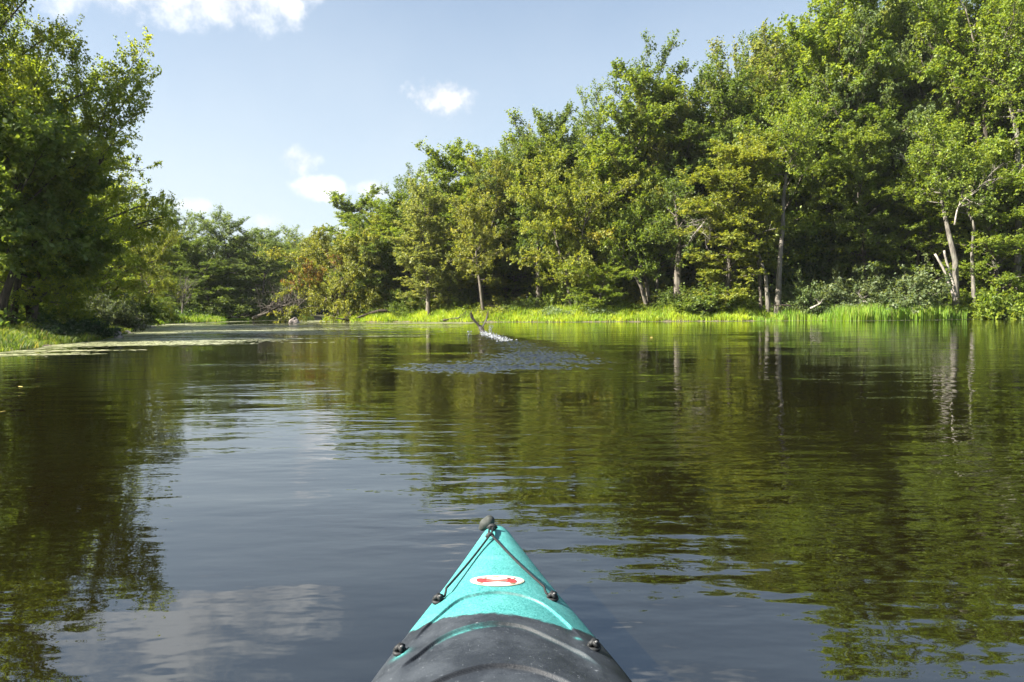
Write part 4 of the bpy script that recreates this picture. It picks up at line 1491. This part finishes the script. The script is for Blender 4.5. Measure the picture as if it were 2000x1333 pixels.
def kayak():
    root = empty('kayak', (TIP.x, TIP.y, 0))
    tag(root, 'teal and charcoal plastic kayak bow pointing away in the foreground', 'kayak')
    org = np.array([TIP.x, TIP.y, 0.0])
    sv = np.concatenate([np.linspace(0, 0.05, 14), np.arange(0.0535, 0.40, 0.005), np.arange(0.40, 1.02, 0.0019), np.arange(1.02, 3.6, 0.03), [3.6]])
    uv = np.sin(np.linspace(-np.pi / 2, np.pi / 2, 191))
    uv = 0.75 * np.linspace(-1, 1, 191) + 0.25 * uv
    SV, UV = np.meshgrid(sv, uv, indexing='ij')
    hw = smoothcurve(S_K, HW, SV)
    X = axis_x(SV) + UV * hw
    Y = TIP.y - SV
    Z = deck_z(X, Y)
    ns, nu = SV.shape
    idx = (np.arange(ns - 1)[:, None] * nu + np.arange(nu - 1)[None, :]).ravel()
    F = np.stack([idx, idx + 1, idx + nu + 1, idx + nu], 1)
    # cockpit opening
    fs = SV.ravel()[F].mean(1)
    fx = (X.ravel() - axis_x(SV.ravel()))[F].mean(1)
    ce = ((fs - 1.95) / 0.50) ** 2 + (fx / 0.235) ** 2
    F = F[ce > 1]
    # moulded-in colour change: charcoal behind a wavering line, teal showing again in places
    pts = np.array([on_deck(*p)[:2] for p in ((727, 1262), (785, 1243), (818, 1228), (860, 1204), (900, 1199), (960, 1195), (1010, 1199), (1060, 1209), (1110, 1224), (1153, 1240), (1190, 1262))])
    o_ = np.argsort(pts[:, 0])
    yl = np.interp(X, pts[o_, 0], pts[o_, 1])
    nzv = np.array([noise.fractal(Vector((a * 60, b * 60, 0)), 1.0, 2.0, 4) for a, b in zip(X.ravel()[:nu * 385], Y.ravel()[:nu * 385])])
    nn = np.zeros(X.size)
    nn[:len(nzv)] = nzv
    nn = nn.reshape(X.shape)
    dark = sstep(yl - Y + nn * 0.007, -0.004, 0.008)
    # teal left in the second groove, strongest on the left
    d2 = arc_inside(X, Y, arcs[1])
    lx = (X - arcs[1][:, 0].min()) / (arcs[1][:, 0].max() - arcs[1][:, 0].min())
    keep = np.exp(-((d2 - 0.004) / 0.0055) ** 2) * sstep(lx, 0.12, 0.30) * (1 - sstep(lx, 0.30, 0.52) * 0.95) * np.clip(0.85 + nn * 0.9, 0, 1)
    dark = dark * (1 - np.clip(keep, 0, 1) * 0.95)
    for (a, b, r) in ((783, 1279, 0.013), (1129, 1246, 0.006)):
        q = on_deck(a, b)
        dark = dark * (1 - 0.9 * np.exp(-(np.hypot(X - q[0], Y - q[1]) / r) ** 2))
    V = np.stack([X.ravel(), Y.ravel(), Z.ravel()], 1) - org
    # shade line along the moulded steps, painted into the deck colour, weaker on the right
    crease_shade = np.zeros(X.shape)
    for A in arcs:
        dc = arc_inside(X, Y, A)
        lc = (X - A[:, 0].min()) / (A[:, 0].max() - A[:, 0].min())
        crease_shade = np.maximum(crease_shade, np.exp(-((dc - 0.0012) / 0.0026) ** 2) * np.clip(1.0 - 0.75 * sstep(lc, 0.62, 0.9), 0, 1) * np.clip(0.9 + nn * 0.5, 0, 1) * sstep(lc, 0.01, 0.06))

    m, t = new_mat('moulded_plastic')
    tcn = t.n('ShaderNodeTexCoord')
    g = tcn.outputs['Object']
    a = t.n('ShaderNodeAttribute', attribute_name='dark')
    n1 = t.noise(g, 260, 3, 0.7)
    n2 = t.noise(g, 9, 6, 0.7)
    n3 = t.noise(g, 55, 6, 0.75)
    mp = t.n('ShaderNodeMapping')
    mp.inputs['Scale'].default_value = (9, 2.2, 1)
    mp.inputs['Rotation'].default_value = (0, 0, 0.5)
    t.l(g, mp.inputs[0])
    scr = t.noise(mp.outputs[0], 42, 5, 0.75)
    teal = t.mix(t.mapr(n1, 0.35, 0.65), C(0.016, 0.14, 0.135), C(0.075, 0.30, 0.29))
    teal = t.mix(t.mapr(n2, 0.45, 0.75, 0, 0.25), teal, C(0.16, 0.52, 0.47))
    blk = t.mix(t.mapr(n2, 0.35, 0.65), C(0.014, 0.017, 0.022), C(0.034, 0.040, 0.048))
    blk = t.mix(t.mapr(n3, 0.60, 0.70, 0, 0.5), blk, C(0.22, 0.24, 0.26))
    blk = t.mix(t.mapr(scr, 0.62, 0.74, 0, 0.5), blk, C(0.3, 0.33, 0.36))
    col = t.mix(a.outputs['Fac'], teal, blk)
    ca = t.n('ShaderNodeAttribute', attribute_name='crease_shade')
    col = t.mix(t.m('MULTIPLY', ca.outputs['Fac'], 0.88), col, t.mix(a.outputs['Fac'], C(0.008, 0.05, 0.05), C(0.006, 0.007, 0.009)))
    rg = t.mapr(n2, 0.3, 0.7, 0.46, 0.62)
    p = principled(t, col, rg, 0.5, n1, 0.0006, 0.9)
    t.l(t.mapr(a.outputs['Fac'], 0, 1, 0.45, 0.22, False), p.inputs['Specular IOR Level'])
    out(t, p.outputs[0])
    obj('deck', mk_mesh('deck', V, F, m, {'dark': ('POINT', dark), 'crease_shade': ('POINT', crease_shade)}, smooth=True), root)

    # hull: from the deck edge down under the water
    svh = np.concatenate([np.linspace(0, 0.2, 16), np.linspace(0.23, 3.6, 70)])
    prof = [(1.0, 0.0, 0), (1.012, -0.008, 0), (1.015, -0.02, 0), (1.0, -0.06, 0), (0.95, -0.12, 0), (0.86, -0.19, 0), (0.6, -0.26, 0), (0.25, -0.29, 0), (0.0, -0.30, 0)]
    ring = []
    for sgn in (1, -1):
        pr = prof if sgn == 1 else prof[::-1][1:]
        for (u, dz, _) in pr:
            ring.append((sgn * u, dz))
    VV = []
    for s in svh:
        h = float(smoothcurve(S_K, HW, s))
        e = float(deck_z(np.array([axis_x(s) + h]), np.array([TIP.y - s]))[0])
        e2 = float(deck_z(np.array([axis_x(s) - h]), np.array([TIP.y - s]))[0])
        k = min(1.0, 0.35 + s * 1.8, 0.35 + (3.6 - s) * 1.8)
        for (u, dz) in ring:
            ez = e if u >= 0 else e2
            # the stem rakes back under the waterline
            VV.append((axis_x(s) + u * h, TIP.y - s - (0.55 * abs(dz) ** 1.0 * max(0, 1 - s / 1.2)) + (0.4 * abs(dz) * max(0, (s - 2.6))), ez + dz * k))
    VV = np.array(VV) - org
    nr = len(ring)
    ix = (np.arange(len(svh) - 1)[:, None] * nr + np.arange(nr - 1)[None, :]).ravel()
    FH = np.stack([ix, ix + nr, ix + nr + 1, ix + 1], 1)
    dk = []
    for s in svh:
        for (u, dz) in ring:
            dk.append(float(sstep(np.array(s), 0.60, 0.72)))
    obj('hull', mk_mesh('hull', VV, FH, m, {'dark': ('POINT', dk)}, smooth=True), root)

    mblk = simple_mat('black_rubber', (0.010, 0.011, 0.012), 0.62, 0.35, 90, 0.4, 0.0008)
    mcord = simple_mat('dark_cord', (0.014, 0.013, 0.014), 0.75, 0.3, 300, 0.5, 0.0006)
    mgrey = simple_mat('grey_rubber', (0.036, 0.040, 0.036), 0.75, 0.3, 60, 0.35, 0.001)
    mmet = simple_mat('screw_metal', (0.10, 0.10, 0.10), 0.55, 0.5, 80, 0.2)

    # coaming round the cockpit, seat and foot well
    T = Tubes()
    th = np.linspace(0, 2 * np.pi, 49)
    cx = axis_x(1.95) + 0.245 * np.sin(th)
    cy = TIP.y - 1.95 + 0.51 * np.cos(th)
    cz = deck_base(cx, cy) + 0.012
    T.add(np.stack([cx, cy, cz], 1) - org, 0.016, 8, cap=False)
    T.add(np.stack([cx * 1, cy, cz - 0.02], 1) - org, 0.012, 8, cap=False)
    obj('coaming', T.mesh('coaming', mblk), root)
    bm = bmesh.new()
    cxk = axis_x(1.95)

    def slab(x0, x1, y0, y1, z0, z1, tilt=0.0):
        r = bmesh.ops.create_cube(bm, size=1.0)
        for v in r['verts']:
            zz_ = z0 + (v.co.z + 0.5) * (z1 - z0)
            v.co = Vector((x0 + (v.co.x + 0.5) * (x1 - x0), y0 + (v.co.y + 0.5) * (y1 - y0) + tilt * (zz_ - z0), zz_)) - Vector(org)
    slab(cxk - 0.22, cxk + 0.22, TIP.y - 2.38, TIP.y - 2.0, 0.035, 0.075)
    slab(cxk - 0.2, cxk + 0.2, TIP.y - 2.42, TIP.y - 2.38, 0.07, 0.30, -0.15)
    bmesh.ops.bevel(bm, geom=list(bm.edges), offset=0.012, segments=2, affect='EDGES')
    me = bpy.data.meshes.new('seat')
    bm.to_mesh(me)
    bm.free()
    me.materials.append(mblk)
    obj('seat', me, root)
    fx_ = np.array([(cxk - 0.27, TIP.y - 2.6, 0.02), (cxk + 0.27, TIP.y - 2.6, 0.02), (axis_x(1.0) + 0.2, TIP.y - 1.0, 0.02), (axis_x(1.0) - 0.2, TIP.y - 1.0, 0.02)]) - org
    obj('floor', mk_mesh('floor', fx_, [[0, 1, 2, 3]], mblk), root)

    # pad eyes and cords
    def knotted_eye(px, py, s=1.0, screw=(0, 0)):
        q = on_deck(px, py)
        q[2] = float(deck_z(np.array([q[0]]), np.array([q[1]]))[0])
        e = obj('pad_eye', None, root) if False else None
        T = Tubes()
        c = q - org
        a = np.linspace(0, 2 * np.pi, 13)
        base = np.array([c + [0.0105 * s * math.cos(v), 0.0075 * s * math.sin(v), 0.002] for v in a])
        T.add(base, 0.0042 * s, 6, cap=False)
        a = np.linspace(0, np.pi, 8)
        T.add(np.array([c + [0.010 * s * math.cos(v), 0.001, 0.002 + 0.012 * s * math.sin(v)] for v in a]), 0.0042 * s, 6)
        T.add(np.array([c + [-0.008 * s, -0.004 * s, 0.010], c + [0, 0.003, 0.014 * s], c + [0.009 * s, 0.006 * s, 0.011]]), [0.004 * s, 0.0065 * s, 0.004 * s], 7)
        T.add(np.array([c + [-0.004 * s, 0.006 * s, 0.008], c + [0.001, -0.002, 0.013 * s], c + [0.005 * s, -0.008 * s, 0.007]]), [0.003 * s, 0.0055 * s, 0.0035 * s], 7)
        pe = obj('pad_eye', T.mesh('pad_eye', mblk), root)
        T2 = Tubes()
        sc = c + [0.004 * s + screw[0], -0.003 * s + screw[1], 0.014 * s]
        T2.add(np.array([sc, sc + [0, 0, 0.003]]), 0.0032 * s, 8)
        obj('screw', T2.mesh('screw', mmet), pe)
        return q
    e1 = knotted_eye(856, 1177)
    e2 = knotted_eye(1079, 1172, 0.95)
    e3 = knotted_eye(781, 1277, 0.95)
    e4 = knotted_eye(1160, 1268, 0.95)
    kn = on_deck(957, 1054)
    kn[2] += 0.012

    def cord(a, b, name='deck_cord', sag=0.004, r=0.0027, lift0=0.009, lift1=0.012):
        a, b = np.array(a), np.array(b)
        s = np.linspace(0, 1, 26)[:, None]
        p = a * (1 - s) + b * s
        z = deck_z(p[:, 0], p[:, 1])
        z = np.maximum(a[2] * (1 - s[:, 0]) + b[2] * s[:, 0] - sag * np.sin(np.pi * s[:, 0]), z + 0.0045)
        p[:, 2] = z
        T = Tubes()
        T.add(p - org, r, 7)
        obj(name, T.mesh(name, mcord), root)
    ea, eb = e1 + [0.012, 0.008, 0.010], e2 + [-0.010, 0.006, 0.010]
    elL, elR = on_deck(872, 1163), on_deck(1063, 1160)
    elL[2] += 0.016
    elR[2] += 0.015
    cord(kn, elL)
    cord(elL, ea)
    cord(kn + [0.004, 0, 0], elR)
    cord(elR, eb)
    # knot where the cords meet and the loop to the bow
    T = Tubes()
    k = kn - org
    T.add(np.array([k + [-0.011, -0.006, -0.003], k + [0, 0.001, 0.003], k + [0.010, -0.005, -0.002]]), [0.0035, 0.006, 0.0035], 8)
    T.add(np.array([k + [-0.008, 0.004, 0.0], k + [0.001, -0.003, 0.004], k + [0.009, 0.003, 0.0]]), [0.003, 0.005, 0.003], 8)
    bowp = on_deck(961, 1039)
    b_ = bowp - org + [0, 0, 0.014]
    T.add(np.array([k + [-0.004, 0.002, 0.002], (k + b_) / 2 + [-0.005, 0, 0.004], b_ + [-0.004, 0, 0]]), 0.0028, 7)
    T.add(np.array([k + [0.004, 0.002, 0.002], (k + b_) / 2 + [0.004, 0, 0.003], b_ + [0.005, 0, 0]]), 0.0028, 7)
    T.add(np.array([b_ + [-0.014, 0.0, -0.004], b_ + [-0.004, 0.002, 0.003], b_ + [0.006, -0.001, 0.003], b_ + [0.015, 0.0, -0.003]]), [0.003, 0.0055, 0.0055, 0.003], 8)
    a = np.linspace(0, 2 * np.pi, 13)
    T.add(np.array([b_ + [0.002 + 0.009 * math.cos(v), 0.004, -0.002 + 0.008 * math.sin(v)] for v in a]), 0.0028, 6, cap=False)
    obj('knot', T.mesh('knot', mblk), root)

    # rubber grab toggle, an egg shaped bulb tilted up to the right, standing over the tip
    bm = bmesh.new()
    bmesh.ops.create_uvsphere(bm, u_segments=32, v_segments=20, radius=1.0)
    for v in bm.verts:
        z = v.co.z
        f = 1.0 + 0.22 * z
        v.co = Vector((v.co.x * 0.0175 * f, v.co.y * 0.0175 * f, z * 0.0275))
        v.co.x += 0.0012 * math.sin(z * 6)
    tm = at(950, 1023, TIP.y - 0.045)
    rot = Matrix.Rotation(R(52), 4, 'Y')
    bmesh.ops.transform(bm, matrix=Matrix.Translation(tm - Vector(org)) @ rot, verts=bm.verts)
    me = bpy.data.meshes.new('toggle')
    bm.to_mesh(me)
    bm.free()
    me.materials.append(mgrey)
    for p in me.polygons:
        p.use_smooth = True
    tg = obj('grab_toggle', me, root)
    T = Tubes()
    tl = np.array(tm) - org
    T.add(np.array([tl + [0.004, -0.004, -0.010], tl + [0.009, -0.018, -0.026], b_ + [0.003, 0.004, 0.002]]), [0.006, 0.005, 0.004], 7)
    T.add(np.array([tl + [0.0, 0.0, -0.012], tl + [0.012, 0.004, -0.03], np.array(on_deck(964, 1036)) - org]), [0.006, 0.005, 0.006], 7)
    obj('toggle_strap', T.mesh('toggle_strap', mblk), root)

    # oval badge: white field with a thin rim and a red emblem, flat print
    def patch(name, pts, lift, mat, par):
        P = []
        for (a_, b_2) in pts:
            q = on_deck(a_, b_2)
            q[2] = float(deck_z(np.array([q[0]]), np.array([q[1]]))[0]) + lift
            P.append(q - org)
        n = len(P)
        c = np.mean(P, axis=0)
        # dome follows the deck: centre from the deck too
        cw = c + org
        c[2] = float(deck_z(np.array([cw[0]]), np.array([cw[1]]))[0]) + lift
        V = [c] + P
        F = [[0, i + 1, (i + 1) % n + 1] for i in range(n)]
        me = mk_mesh(name, np.array(V), F, mat)
        return obj(name, me, par)

    def ell(cx_, cy_, a_, b_2, n=48):
        return [(cx_ + a_ * math.cos(2 * math.pi * k / n), cy_ + b_2 * math.sin(2 * math.pi * k / n)) for k in range(n)]
    mw = simple_mat('badge_white', (0.56, 0.56, 0.54), 0.35, 0.5, 60, 0.06)
    mrim = simple_mat('badge_rim', (0.50, 0.50, 0.36), 0.4, 0.5, 60, 0.1)
    mred = simple_mat('badge_red', (0.42, 0.035, 0.035), 0.4, 0.5, 60, 0.2)
    mpink = simple_mat('badge_lettering', (0.60, 0.17, 0.13), 0.4, 0.5, 60, 0.1)
    mbrn = simple_mat('badge_brown', (0.22, 0.20, 0.12), 0.5, 0.5, 60, 0.2)
    rim = patch('badge', ell(970.8, 1136, 53, 10.6), 0.0016, mrim, root)
    patch('badge_field', ell(970.8, 1136, 50.5, 9.2), 0.0022, mw, rim)
    em = [(930, 1132.6), (938, 1131.8), (945, 1133.6), (960, 1135), (983, 1134.8), (996, 1133), (1004, 1133.2), (1008.6, 1136.2), (1008, 1140.6), (998, 1140.8), (990, 1138.6), (962, 1138.6),
          (950, 1139.4), (940, 1140.2), (931, 1138.4)]
    patch('emblem', em, 0.0029, mred, rim)
    patch('lettering', [(950, 1135.6), (972, 1135.6), (992, 1135.8), (992, 1137.4), (972, 1137.6), (950, 1137.4)], 0.0036, mpink, rim)
    for (a_, b_2, w2) in ((938, 1141.8, 6), (1001, 1142.2, 6), (968, 1128.6, 8), (992, 1131.0, 5), (948, 1130.6, 4), (1004, 1131.2, 3)):
        patch('emblem_detail', ell(a_, b_2, w2, 0.8, 10), 0.0030, mbrn, rim)


kayak()

# thin summer air over the river
bm = bmesh.new()
bmesh.ops.create_cube(bm, size=1.0)
for v in bm.verts:
    v.co = Vector((v.co.x * 420, v.co.y * 420 + 60, (-3.0 if v.co.z < 0 else 45.0)))
me = bpy.data.meshes.new('haze')
bm.to_mesh(me)
bm.free()
hm = bpy.data.materials.new('haze')
hm.use_nodes = True
ht = NT(hm.node_tree)
pv = ht.n('ShaderNodeVolumePrincipled')
pv.inputs['Color'].default_value = C(0.90, 0.95, 1.0)
pv.inputs['Density'].default_value = 0.00013
pv.inputs['Anisotropy'].default_value = 0.2
ho = ht.n('ShaderNodeOutputMaterial')
ht.l(pv.outputs[0], ho.inputs['Volume'])
me.materials.append(hm)
tag(obj('haze', me), 'thin pale summer haze over the river', kind='stuff')
